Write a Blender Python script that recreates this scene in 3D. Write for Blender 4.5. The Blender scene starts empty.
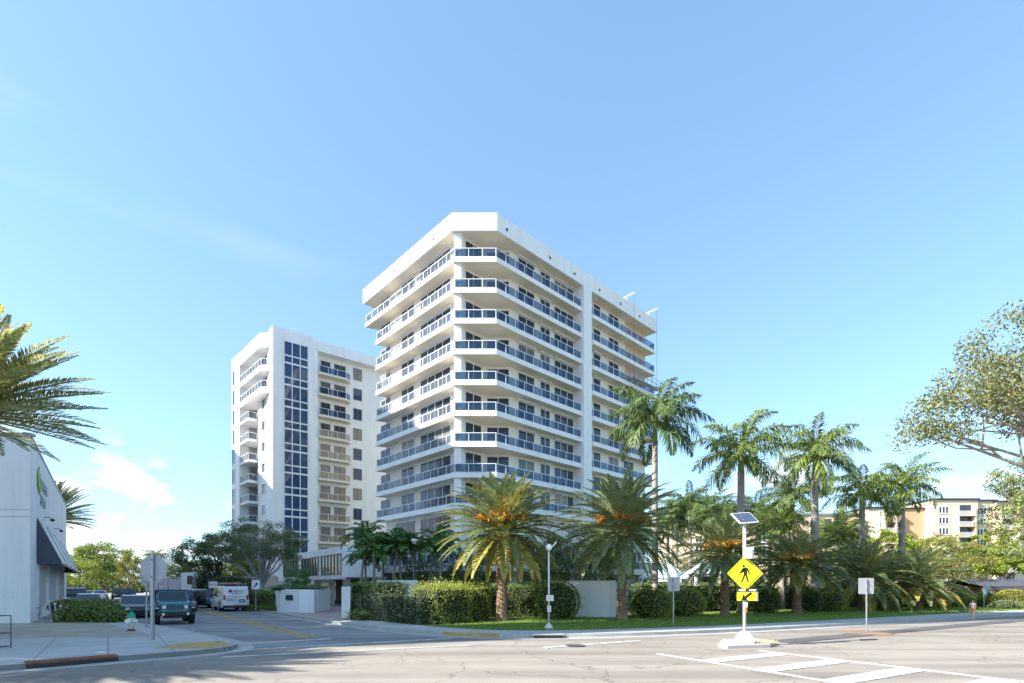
import bpy, math, random
import numpy as np
from mathutils import Vector, Matrix
R = math.radians
random.seed(7); rng = np.random.default_rng(11)
sc = bpy.context.scene
col = sc.collection
F = 517.0; HZ = 587.0; CAMZ = 2.0
def W(px, py, Y):                      # a point of the photo at depth Y
    return Vector(((px-512)/F*Y, Y, CAMZ-(py-HZ)/F*Y))
def G(px, py, z=0.0):                  # the point of the ground seen there
    Y = (CAMZ-z)*F/(py-HZ)
    return Vector(((px-512)/F*Y, Y, z))
def X(px, Y): return (px-512)/F*Y

# ------------------------------------------------------------------ materials
MATS = {}
def mat(name, color, rough=.6, metal=0.0, spec=.5, var=0.0, vscale=1.0, bump=0.0, bscale=20.0, isl=0.0,
        color2=None, transl=0.0, coat=0.0, emit=None, streak=False):
    if name in MATS: return MATS[name]
    m = bpy.data.materials.new(name); m.use_nodes = True
    nt = m.node_tree; N = nt.nodes; L = nt.links
    p = N['Principled BSDF']; out = N['Material Output']
    p.inputs['Base Color'].default_value = (*color, 1)
    p.inputs['Roughness'].default_value = rough
    p.inputs['Metallic'].default_value = metal
    p.inputs['Specular IOR Level'].default_value = spec
    p.inputs['Coat Weight'].default_value = coat
    csock = None
    if var > 0 or isl > 0 or color2:
        tc = N.new('ShaderNodeTexCoord')
        nz = N.new('ShaderNodeTexNoise'); nz.inputs['Scale'].default_value = vscale
        nz.inputs['Detail'].default_value = 6; nz.inputs['Roughness'].default_value = .65
        if streak:
            sm = N.new('ShaderNodeMapping'); sm.inputs['Scale'].default_value = (1.6,1.6,.14)
            L.new(tc.outputs['Object'], sm.inputs[0]); L.new(sm.outputs[0], nz.inputs['Vector'])
        else: L.new(tc.outputs['Object'], nz.inputs['Vector'])
        fac = nz.outputs['Fac']
        if isl > 0:
            ge = N.new('ShaderNodeNewGeometry')
            mx = N.new('ShaderNodeMix'); mx.data_type = 'FLOAT'
            mx.inputs[0].default_value = isl
            L.new(fac, mx.inputs[2]); L.new(ge.outputs['Random Per Island'], mx.inputs[3])
            fac = mx.outputs[0]
        cr = N.new('ShaderNodeValToRGB')
        c2 = color2 or tuple(min(1, c*(1+var)) for c in color)
        c1 = color if color2 else tuple(c*(1-var) for c in color)
        cr.color_ramp.elements[0].color = (*c1, 1); cr.color_ramp.elements[1].color = (*c2, 1)
        cr.color_ramp.elements[0].position = .28 if isl < .5 else .1
        cr.color_ramp.elements[1].position = .72 if isl < .5 else .9
        L.new(fac, cr.inputs[0]); L.new(cr.outputs[0], p.inputs['Base Color']); csock = cr.outputs[0]
    if bump > 0:
        tc2 = N.new('ShaderNodeTexCoord'); nb = N.new('ShaderNodeTexNoise'); nb.inputs['Scale'].default_value = bscale
        nb.inputs['Detail'].default_value = 5
        L.new(tc2.outputs['Object'], nb.inputs['Vector'])
        b = N.new('ShaderNodeBump'); b.inputs['Strength'].default_value = bump; b.inputs['Distance'].default_value = .05
        L.new(nb.outputs['Fac'], b.inputs['Height']); L.new(b.outputs[0], p.inputs['Normal'])
    if transl > 0:
        tr = N.new('ShaderNodeBsdfTranslucent'); ms = N.new('ShaderNodeMixShader'); ms.inputs[0].default_value = transl
        if csock: L.new(csock, tr.inputs[0])
        else: tr.inputs[0].default_value = (*color, 1)
        L.new(p.outputs[0], ms.inputs[1]); L.new(tr.outputs[0], ms.inputs[2]); L.new(ms.outputs[0], out.inputs[0])
    if emit: 
        p.inputs['Emission Color'].default_value = (*emit[:3], 1); p.inputs['Emission Strength'].default_value = emit[3]
    MATS[name] = m; return m

def glass_mat(name, tint, refl=.25, rough=.03, solid=.25, base=(.05,.08,.13)):
    m = bpy.data.materials.new(name); m.use_nodes = True
    nt = m.node_tree; N = nt.nodes; L = nt.links
    p = N['Principled BSDF']; p.inputs['Base Color'].default_value = (*base, 1); p.inputs['Roughness'].default_value = rough
    p.inputs['Specular IOR Level'].default_value = .9
    tr = N.new('ShaderNodeBsdfTransparent'); tr.inputs[0].default_value = (*tint, 1)
    ms = N.new('ShaderNodeMixShader'); ms.inputs[0].default_value = solid
    L.new(tr.outputs[0], ms.inputs[1]); L.new(p.outputs[0], ms.inputs[2]); L.new(ms.outputs[0], N['Material Output'].inputs[0])
    MATS[name] = m; return m

def ground_mat(name, c1, c2, patch, scale=.25, rough=.85, cracks=False, joints=None, tracks=None):
    m = bpy.data.materials.new(name); m.use_nodes = True
    nt = m.node_tree; N = nt.nodes; L = nt.links; p = N['Principled BSDF']; p.inputs['Roughness'].default_value = rough
    p.inputs['Specular IOR Level'].default_value = .25
    tc = N.new('ShaderNodeTexCoord')
    n1 = N.new('ShaderNodeTexNoise'); n1.inputs['Scale'].default_value = scale; n1.inputs['Detail'].default_value = 8; n1.inputs['Roughness'].default_value = .62
    n2 = N.new('ShaderNodeTexNoise'); n2.inputs['Scale'].default_value = 38; n2.inputs['Detail'].default_value = 4
    L.new(tc.outputs['Object'], n1.inputs['Vector']); L.new(tc.outputs['Object'], n2.inputs['Vector'])
    cr = N.new('ShaderNodeValToRGB'); e = cr.color_ramp.elements
    e[0].position = .3; e[0].color = (*c1, 1); e[1].position = .7; e[1].color = (*c2, 1)
    L.new(n1.outputs['Fac'], cr.inputs[0])
    mx = N.new('ShaderNodeMix'); mx.data_type = 'RGBA'; mx.blend_type = 'MULTIPLY'; mx.inputs[0].default_value = patch
    L.new(cr.outputs[0], mx.inputs[6]); 
    cr2 = N.new('ShaderNodeValToRGB'); cr2.color_ramp.elements[0].position = .3; cr2.color_ramp.elements[1].position = .65
    cr2.color_ramp.elements[0].color = (.45, .45, .45, 1)
    L.new(n2.outputs['Fac'], cr2.inputs[0]); L.new(cr2.outputs[0], mx.inputs[7])
    last = mx.outputs[2]
    if cracks:
        n3 = N.new('ShaderNodeTexNoise'); n3.inputs['Scale'].default_value = 1.3; n3.inputs['Detail'].default_value = 5
        L.new(tc.outputs['Object'], n3.inputs['Vector'])
        va = N.new('ShaderNodeVectorMath'); va.operation = 'MULTIPLY_ADD'; va.inputs[1].default_value = (.9, .9, .9)
        L.new(n3.outputs['Color'], va.inputs[0]); L.new(tc.outputs['Object'], va.inputs[2])
        vo = N.new('ShaderNodeTexVoronoi'); vo.feature = 'DISTANCE_TO_EDGE'; vo.inputs['Scale'].default_value = .33
        L.new(va.outputs[0], vo.inputs['Vector'])
        c3 = N.new('ShaderNodeValToRGB'); c3.color_ramp.elements[0].position = .0; c3.color_ramp.elements[1].position = .009
        c3.color_ramp.elements[0].color = (.42, .41, .4, 1)
        L.new(vo.outputs['Distance'], c3.inputs[0])
        m2 = N.new('ShaderNodeMix'); m2.data_type = 'RGBA'; m2.blend_type = 'MULTIPLY'; m2.inputs[0].default_value = .75
        L.new(last, m2.inputs[6]); L.new(c3.outputs[0], m2.inputs[7]); last = m2.outputs[2]
    if joints:
        br = N.new('ShaderNodeTexBrick'); br.inputs['Scale'].default_value = 1; br.inputs['Brick Width'].default_value = joints[0]
        br.inputs['Row Height'].default_value = joints[1]; br.inputs['Mortar Size'].default_value = joints[2]
        br.inputs['Color1'].default_value = (1, 1, 1, 1); br.inputs['Color2'].default_value = (joints[3],)*3+(1,)
        br.inputs['Mortar'].default_value = (.45, .44, .42, 1); br.offset = joints[4]
        mp = N.new('ShaderNodeMapping'); mp.inputs['Rotation'].default_value = (0, 0, R(joints[5]))
        L.new(tc.outputs['Object'], mp.inputs[0]); L.new(mp.outputs[0], br.inputs['Vector'])
        m3 = N.new('ShaderNodeMix'); m3.data_type = 'RGBA'; m3.blend_type = 'MULTIPLY'; m3.inputs[0].default_value = .8
        L.new(last, m3.inputs[6]); L.new(br.outputs['Color'], m3.inputs[7]); last = m3.outputs[2]
    if tracks:   # oil-darkened wheel tracks and lane wear that follow the driving direction
        sp = N.new('ShaderNodeMapping'); sp.inputs['Rotation'].default_value = (0, 0, R(tracks)); sp.inputs['Scale'].default_value = (.05, .8, 1)
        L.new(tc.outputs['Object'], sp.inputs[0])
        n4 = N.new('ShaderNodeTexNoise'); n4.inputs['Scale'].default_value = 1; n4.inputs['Detail'].default_value = 3
        L.new(sp.outputs[0], n4.inputs['Vector'])
        c4 = N.new('ShaderNodeValToRGB'); c4.color_ramp.elements[0].position = .38; c4.color_ramp.elements[1].position = .6
        c4.color_ramp.elements[0].color = (.62, .62, .63, 1)
        L.new(n4.outputs['Fac'], c4.inputs[0])
        m4 = N.new('ShaderNodeMix'); m4.data_type = 'RGBA'; m4.blend_type = 'MULTIPLY'; m4.inputs[0].default_value = .8
        L.new(last, m4.inputs[6]); L.new(c4.outputs[0], m4.inputs[7]); last = m4.outputs[2]
    L.new(last, p.inputs['Base Color'])
    b = N.new('ShaderNodeBump'); b.inputs['Strength'].default_value = .25; b.inputs['Distance'].default_value = .01
    L.new(n2.outputs['Fac'], b.inputs['Height']); L.new(b.outputs[0], p.inputs['Normal'])
    MATS[name] = m; return m

white = mat('white_stucco', (.83,.82,.80), .75, var=.075, vscale=.9, streak=True, bump=.12, bscale=6)
white2 = mat('white_wall_paint', (.81,.81,.81), .75, var=.09, vscale=.9, streak=True, bump=.1, bscale=8)
cream = mat('cream_stucco', (.80,.71,.56), .75, var=.04, vscale=.5)
shopw = mat('shop_wall_paint', (.79,.80,.82), .8, var=.09, vscale=.8, streak=True, bump=.4, bscale=9)
tan = mat('tan_panel', (.62,.45,.30), .85, var=.1)
railm = mat('white_rail_metal', (.75,.75,.75), .35)
darkm = mat('dark_metal', (.03,.03,.035), .45)
galv = mat('galvanised_steel', (.34,.35,.37), .45, .6, var=.12, vscale=9)
alum = mat('sign_back_aluminium', (.36,.37,.39), .55, .15, var=.07, vscale=4)
winm = mat('window_glass', (.012,.018,.028), .06, spec=.45, isl=.9, color2=(.05,.07,.10), vscale=.4)
winb = mat('blue_window_glass', (.012,.04,.11), .05, spec=.5, isl=.9, color2=(.035,.075,.15), vscale=.4)
winl = mat('blinds_window', (.28,.28,.27), .3, spec=.6, isl=.9, color2=(.03,.04,.05), vscale=.4)
curt = mat('curtained_window', (.44,.37,.28), .3, spec=.8, isl=.9, color2=(.06,.07,.08), vscale=.4)
glsR = glass_mat('blue_balcony_glass', (.68,.77,.88), solid=.28, base=(.035,.075,.14))
glsL = glass_mat('grey_balcony_glass', (.74,.77,.82), solid=.28, base=(.16,.18,.22))
glsT = glass_mat('tan_balcony_glass', (.90,.84,.74), solid=.4, base=(.42,.36,.28))
tyre = mat('tyre_rubber', (.015,.015,.016), .85); rimm = mat('wheel_rim_metal', (.45,.46,.48), .35, .7)
redl = mat('red_lamp_plastic', (.45,.015,.01), .2); lampm = mat('lamp_lens', (.8,.8,.78), .12)
carg = mat('car_window_glass', (.015,.02,.025), .03, spec=1.0)
black = mat('black_plastic', (.018,.018,.02), .5)
yellow = mat('yellow_sign_sheeting', (.88,.78,.01), .45); inkm = mat('black_sign_ink', (.01,.01,.01), .5)
bark = mat('grey_bark', (.20,.16,.12), .9, var=.35, vscale=3, bump=.6, bscale=14)
pbark = mat('date_palm_bark', (.24,.16,.10), .95, var=.4, vscale=6, bump=.9, bscale=9)
rbark = mat('royal_palm_bark', (.27,.24,.21), .85, var=.18, vscale=2.5, bump=.3, bscale=8)
shaft = mat('green_crownshaft', (.20,.32,.06), .5, var=.15)
orange = mat('orange_fruit_stalks', (.62,.22,.02), .6, isl=1, color2=(.78,.38,.04))
def leaf(name, c1, c2, tr=.3, rough=.5): return mat(name, c1, rough, isl=.75, color2=c2, vscale=.6, transl=tr, spec=.35)
lf_date = leaf('date_palm_leaf', (.11,.16,.06), (.32,.37,.18))
lf_datey = leaf('yellow_palm_leaf', (.19,.21,.04), (.62,.50,.13))
lf_royal = leaf('royal_palm_leaf', (.05,.10,.03), (.18,.25,.08))
lf_small = leaf('small_palm_leaf', (.05,.13,.03), (.17,.31,.08))
lf_hedge = leaf('hedge_leaf', (.08,.15,.03), (.30,.38,.09), .35)
lf_hedgey = leaf('bright_hedge_leaf', (.15,.22,.03), (.48,.50,.11), .35)
lf_dark = leaf('dark_tree_leaf', (.055,.10,.035), (.20,.27,.08), .2)
lf_olive = leaf('olive_tree_leaf', (.09,.12,.05), (.26,.31,.13), .25)
lf_bright = leaf('bright_tree_leaf', (.09,.16,.02), (.38,.43,.06), .4)
lf_yel = leaf('yellow_tree_leaf', (.20,.22,.02), (.55,.50,.06), .4)
lf_rust = leaf('rusty_tree_leaf', (.10,.09,.03), (.30,.22,.08), .3)
grassm = leaf('lawn_grass', (.12,.21,.03), (.32,.44,.08), .3)
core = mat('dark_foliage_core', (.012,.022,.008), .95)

# ------------------------------------------------------------------ mesh builder
class MB:
    def __init__(s): s.v = []; s.f = []
    def add(s, vs, fs):
        o = len(s.v); s.v += [tuple(v) for v in vs]; s.f += [tuple(i+o for i in f) for f in fs]; return s
    def box(s, x0, x1, y0, y1, z0, z1):
        return s.add([(x0,y0,z0),(x1,y0,z0),(x1,y1,z0),(x0,y1,z0),(x0,y0,z1),(x1,y0,z1),(x1,y1,z1),(x0,y1,z1)],
                     [(0,3,2,1),(4,5,6,7),(0,1,5,4),(1,2,6,5),(2,3,7,6),(3,0,4,7)])
    def fbox(s, fr, a0, a1, n0, n1, z0, z1):          # box in a facade frame: along, outward, up
        o, u, n = fr
        P = lambda a, b, z: (o[0]+u[0]*a+n[0]*b, o[1]+u[1]*a+n[1]*b, z)
        return s.add([P(a0,n0,z0),P(a1,n0,z0),P(a1,n1,z0),P(a0,n1,z0),P(a0,n0,z1),P(a1,n0,z1),P(a1,n1,z1),P(a0,n1,z1)],
                     [(0,3,2,1),(4,5,6,7),(0,1,5,4),(1,2,6,5),(2,3,7,6),(3,0,4,7)])
    def prism(s, pts, z0, z1, top=True, bottom=True):
        a = sum(pts[i][0]*pts[(i+1)%len(pts)][1]-pts[(i+1)%len(pts)][0]*pts[i][1] for i in range(len(pts)))
        if a < 0: pts = pts[::-1]
        n = len(pts)
        vs = [(p[0],p[1],z0) for p in pts]+[(p[0],p[1],z1) for p in pts]
        fs = [(i,(i+1)%n,n+(i+1)%n,n+i) for i in range(n)]
        if top: fs.append(tuple(range(n,2*n)))
        if bottom: fs.append(tuple(range(n-1,-1,-1)))
        return s.add(vs, fs)
    def tube(s, pts, rad, n=8, cap=True):
        pts = [Vector(p) for p in pts]; m = len(pts)
        rad = rad if isinstance(rad, (list, tuple)) else [rad]*m
        vs = []; up = Vector((0,0,1))
        for i, p in enumerate(pts):
            d = (pts[min(i+1,m-1)]-pts[max(i-1,0)]).normalized()
            a = d.cross(up if abs(d.z) < .95 else Vector((1,0,0))).normalized(); b = d.cross(a)
            for k in range(n):
                t = 2*math.pi*k/n; vs.append(p+(a*math.cos(t)+b*math.sin(t))*rad[i])
        fs = [(i*n+k, i*n+(k+1)%n, (i+1)*n+(k+1)%n, (i+1)*n+k) for i in range(m-1) for k in range(n)]
        if cap: fs += [tuple(range(n-1,-1,-1)), tuple(range((m-1)*n, m*n))]
        return s.add(vs, fs)
    def lathe(s, prof, c=(0,0,0), n=16):
        vs = []; m = len(prof)
        for r, z in prof:
            for k in range(n):
                t = 2*math.pi*k/n; vs.append((c[0]+r*math.cos(t), c[1]+r*math.sin(t), c[2]+z))
        fs = [(i*n+k, i*n+(k+1)%n, (i+1)*n+(k+1)%n, (i+1)*n+k) for i in range(m-1) for k in range(n)]
        fs += [tuple(range(n-1,-1,-1)), tuple(range((m-1)*n, m*n))]
        return s.add(vs, fs)
    def slab(s, pts, th, ax=None):       # planar polygon (3D points) thickened by vector th
        n = len(pts); th = Vector(th); vs = [Vector(p) for p in pts]+[Vector(p)+th for p in pts]
        fs = [tuple(range(n-1,-1,-1)), tuple(range(n,2*n))]+[(i,(i+1)%n,n+(i+1)%n,n+i) for i in range(n)]
        return s.add(vs, fs)
    def ball(s, c, rx, ry, rz, n=12, m=8, jit=0):
        vs = [(c[0],c[1],c[2]-rz)]
        for i in range(1, m):
            t = math.pi*i/m
            for k in range(n):
                a = 2*math.pi*k/n; j = 1+random.uniform(-jit, jit)
                vs.append((c[0]+rx*j*math.sin(t)*math.cos(a), c[1]+ry*j*math.sin(t)*math.sin(a), c[2]-rz*j*math.cos(t)))
        vs.append((c[0],c[1],c[2]+rz)); e = len(vs)-1
        fs = [(0, 1+(k+1)%n, 1+k) for k in range(n)]
        fs += [(1+i*n+k, 1+i*n+(k+1)%n, 1+(i+1)*n+(k+1)%n, 1+(i+1)*n+k) for i in range(m-2) for k in range(n)]
        fs += [(1+(m-2)*n+k, 1+(m-2)*n+(k+1)%n, e) for k in range(n)]
        return s.add(vs, fs)

def link(name, me, m, parent=None):
    o = bpy.data.objects.new(name, me); col.objects.link(o)
    if m and not me.materials: me.materials.append(m)
    if parent: o.parent = parent
    return o
ORG = {}
def part(name, mb, m, parent=None, local=False, smooth=False, bevel=0):
    off = Vector((0,0,0)) if (local or parent is None) else ORG.get(parent, Vector((0,0,0)))
    vs = mb.v if (local or parent is None) else [(v[0]-off[0], v[1]-off[1], v[2]-off[2]) for v in mb.v]
    me = bpy.data.meshes.new(name); me.from_pydata(vs, [], mb.f); me.update()
    if smooth: me.polygons.foreach_set('use_smooth', [True]*len(me.polygons))
    o = link(name, me, m, parent); ORG[o] = off
    if bevel:
        b = o.modifiers.new('bevel', 'BEVEL'); b.width = bevel; b.segments = 2; b.limit_method = 'ANGLE'; b.angle_limit = R(40)
    return o
def arrpart(name, V, nper, m, parent=None, world_off=None):   # many separate polygons of nper verts
    V = np.asarray(V, dtype=np.float32).reshape(-1, 3)
    if world_off is not None: V = V-np.array(world_off, dtype=np.float32)
    me = bpy.data.meshes.new(name); nv = len(V); nf = nv//nper
    me.vertices.add(nv); me.vertices.foreach_set('co', V.ravel())
    me.loops.add(nv); me.loops.foreach_set('vertex_index', np.arange(nv, dtype=np.int32))
    me.polygons.add(nf); me.polygons.foreach_set('loop_start', np.arange(0, nv, nper, dtype=np.int32))
    me.polygons.foreach_set('loop_total', np.full(nf, nper, dtype=np.int32))
    me.update(calc_edges=True); me.validate()
    return link(name, me, m, parent)
def tag(o, label=None, cat=None, group=None, kind=None):
    if label: o['label'] = label
    if cat: o['category'] = cat
    if group: o['group'] = group
    if kind: o['kind'] = kind
    return o
def thing(name, label, cat, loc=(0,0,0), rz=0, group=None):
    o = bpy.data.objects.new(name, None); col.objects.link(o); o.location = loc; o.rotation_euler = (0,0,rz)
    o.empty_display_size = .2
    ORG[o] = Vector(loc); return tag(o, label, cat, group)
def copy_tree(o, loc=None, rz=None, scale=None, label=None, group=None):
    def rec(a, par):
        c = a.copy(); col.objects.link(c); c.parent = par
        for ch in list(a.children): rec(ch, c)
        return c
    c = rec(o, None)
    if loc is not None: c.location = loc
    if rz is not None: c.rotation_euler = (0,0,rz)
    if scale is not None: c.scale = scale if isinstance(scale, tuple) else (scale,)*3
    if label: c['label'] = label
    if group: c['group'] = group
    return c
def struct(name, mb, m): 
    o = part(name, mb, m); o['kind'] = 'structure'; return o
def textmesh(name, body, size, m, parent, loc, rot, extrude=.01, align='CENTER', sx=1.0):
    cu = bpy.data.curves.new(name, 'FONT'); cu.body = body; cu.size = size; cu.extrude = extrude
    cu.align_x = align; cu.align_y = 'CENTER'; cu.resolution_u = 3
    t = bpy.data.objects.new(name, cu); col.objects.link(t)
    bpy.context.view_layer.update()
    me = bpy.data.meshes.new_from_object(t); bpy.data.objects.remove(t)
    me.materials.clear()
    o = link(name, me, m, parent); o.location = loc; o.rotation_euler = rot; o.scale = (sx,1,1); return o

# ------------------------------------------------------------------ leaves
def quads(C, D, S, Wd, rnd=None):
    """kite shaped leaves: centres, directions, lengths, widths"""
    n = len(C); rv = rng.normal(size=(n,3)); sd = np.cross(D, rv); sd /= np.linalg.norm(sd, axis=1)[:,None]+1e-9
    a = C-D*S[:,None]*.5; b = C+D*S[:,None]*.5
    l = C+sd*Wd[:,None]*.5; r = C-sd*Wd[:,None]*.5
    return np.stack([a, l, b, r], axis=1).reshape(-1, 3)
def cloud_leaves(n, size, sampler):
    C = sampler(n); D = rng.normal(size=(n,3)); D /= np.linalg.norm(D, axis=1)[:,None]
    S = size*rng.uniform(.6, 1.35, n)
    return quads(C, D, S, S*.55)
def unit(n):
    d = rng.normal(size=(n,3)); return d/np.linalg.norm(d, axis=1)[:,None]

def frond(out, rach, az, e0, length, droop, npairs, ll, wid, vee=.5, lift=0.0, base_r=.1, base_z=0, plume=0, sag=.25):
    """adds leaflets (kites) to out and a rachis tube to rach"""
    pts = []; p = np.array([math.cos(az)*base_r, math.sin(az)*base_r, base_z]); n = 10; seg = length/n; e = e0
    dirs = []
    tw = random.uniform(-.25,.25)
    for i in range(n+1):
        a2 = az+tw*(i/n)**2
        d = np.array([math.cos(e)*math.cos(a2), math.cos(e)*math.sin(a2), math.sin(e)])
        pts.append(p.copy()); dirs.append(d); p = p+d*seg; e -= droop/n*(.5+1.0*i/n)
    rach.tube([tuple(q) for q in pts], [.035*(1-.8*i/n)*(length/3.5) for i in range(n+1)], 4, cap=False)
    pts = np.array(pts); dirs = np.array(dirs)
    for j in range(npairs):
        t = .13+.87*(j+.5)/npairs; x = t*n; i = min(int(x), n-1); f = x-i
        P = pts[i]*(1-f)+pts[i+1]*f; d = dirs[i]*(1-f)+dirs[i+1]*f; d = d/np.linalg.norm(d)
        side = np.cross(d, [0,0,1]); side = side/(np.linalg.norm(side)+1e-6); up = np.cross(side, d)
        env = min(1, 2.8*t+.15)*min(1, (1.06-t)*2.2)
        for sg in (-1, 1):
            L = ll*env*random.uniform(.85,1.1); fw = .55+.5*t+random.uniform(-.1,.1)
            v = vee*random.uniform(.6,1.3)+(random.uniform(-plume, plume) if plume else 0)
            dd = side*sg+d*fw+up*v; dd = dd/np.linalg.norm(dd)
            mid = P+dd*L*.5; tip = P+dd*L+np.array([0,0,-sag*L*random.uniform(.6,1.4)])
            wv = np.cross(dd, up); wv = wv/(np.linalg.norm(wv)+1e-6)*wid*.5
            out.append((P, mid+wv, tip, mid-wv))

def make_palm(name, label, trunk_h, r0, r1, kind, nf, fl, leafm, barkm, loc, stiff=0, span=124, yellow_share=0, fruit=False, pairs=36, seed=1, group=None, lean=0):
    random.seed(seed)
    t = thing(name, label, 'palm', loc, 0, group)
    tb = MB(); H = trunk_h; m = 14
    cx = lambda z: lean*(z/H)**2
    prof = []
    pts = []; rr = []
    for i in range(m+1):
        z = H*i/m; k = i/m
        if kind == 'date': r = r0*(1.35 if i == 0 else 1.18 if i == 1 else 1.0)*(1-.12*k)+(.10 if k > .9 else 0)
        elif kind == 'royal': r = r0*(1.25-.35*abs(k-.35)) if i > 0 else r0*1.5
        else: r = r0+(r1-r0)*k+(.03 if i == 0 else 0)
        pts.append((cx(z), 0, z)); rr.append(r*random.uniform(.97,1.03))
    tb.tube(pts, rr, 12)
    if kind == 'date':    # cut leaf bases in a spiral
        for i in range(int(H*42)):
            z = H*(.08+.92*i/(H*42)); a = i*2.4; r = r0*(1-.12*z/H)+.02
            c = Vector((math.cos(a)*r, math.sin(a)*r, z)); d = Vector((math.cos(a), math.sin(a), 1.1)).normalized()*.09
            s = Vector((-math.sin(a), math.cos(a), 0))*.07
            tb.add([c-s-Vector((0,0,.05)), c+s-Vector((0,0,.05)), c+d+s*.6, c+d-s*.6, c+Vector((0,0,.05))-s*.5], [(0,1,2,3),(3,2,4)])
    part('trunk', tb, barkm, t, local=True, smooth=(kind != 'date'))
    if kind != 'date':
        sh = MB(); L = 1.5 if kind == 'royal' else .55
        sh.tube([(cx(H),0,H-.02), (cx(H),0,H+L*.3), (cx(H),0,H+L*.8), (cx(H),0,H+L)], [r0*.95 if kind=='royal' else r1*1.3, (r0*.9 if kind=='royal' else r1*1.5), r1*.9, r1*.5], 10)
        part('crownshaft', sh, shaft, t, local=True, smooth=True)
        bz = H+L*.9
    else: bz = H+.05
    out = []; outy = []; rach = MB()
    for i in range(nf):
        az = i*2.39996+random.uniform(-.15,.15); k = i/nf
        if kind == 'date':
            e0 = R(84)-k*R(span)+random.uniform(-.08,.08); droop = R(55-stiff)+random.uniform(-.15,.25)-k*R(14)
            L = fl*(.82+.18*math.sin(k*2.6)+random.uniform(-.06,.06))
            tgt = outy if (yellow_share and random.random() < yellow_share*(k*1.5)) else out
            frond(tgt, rach, az, e0, L, droop, pairs, .50*fl/3.6, .078, vee=.5, base_r=.12+.16*k, base_z=bz+.45*(1-k)-.25, sag=.15)
        elif kind == 'royal':
            e0 = R(80)-k*R(105)+random.uniform(-.12,.12); droop = R(92)+random.uniform(-.15,.3)
            L = fl*(.85+random.uniform(0,.2))
            frond(out, rach, az, e0, L, droop, pairs, .85, .085, vee=.1, base_r=.1, base_z=bz-.15*k, plume=.75, sag=.55)
        else:
            e0 = R(74)-k*R(70)+random.uniform(-.12,.12); droop = R(100)+random.uniform(-.15,.2)
            L = fl*(.85+random.uniform(0,.25))
            frond(out, rach, az, e0, L, droop, pairs, .62, .12, vee=.4, base_r=.05, base_z=bz, plume=.2, sag=.3)
    o = np.array(out).reshape(-1,3); o[:,0] += cx(H)
    for i, v in enumerate(rach.v): rach.v[i] = (v[0]+cx(H), v[1], v[2])
    cr = arrpart('crown', o, 4, leafm, t)
    part('frond_stems', rach, mat('frond_stem', (.22,.26,.08), .6, var=.2), cr, local=True)
    if outy:
        oy = np.array(outy).reshape(-1,3); oy[:,0] += cx(H)
        arrpart('yellow_fronds', oy, 4, lf_datey, cr)  # fronds in a yellower leaf colour, more of them low in the crown
    if fruit:
        fv = []
        for i in range(18):
            a = i*2.4; r = .75; 
            for j in range(170):
                s = random.random(); rr_ = .4+s*.95
                c = np.array([math.cos(a)*rr_, math.sin(a)*rr_, bz+.42+.38*math.sin(s*2.6)+random.gauss(0,.06)])+rng.normal(size=3)*.07
                d = np.array([math.cos(a), math.sin(a), -.6])+rng.normal(size=3)*.5; d /= np.linalg.norm(d)
                sd = np.cross(d, rng.normal(size=3)); sd /= np.linalg.norm(sd)
                fv += [c, c+d*.08+sd*.028, c+d*.2, c+d*.08-sd*.028]
        arrpart('fruit_cluster', np.array(fv), 4, orange, t)
    return t

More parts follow.
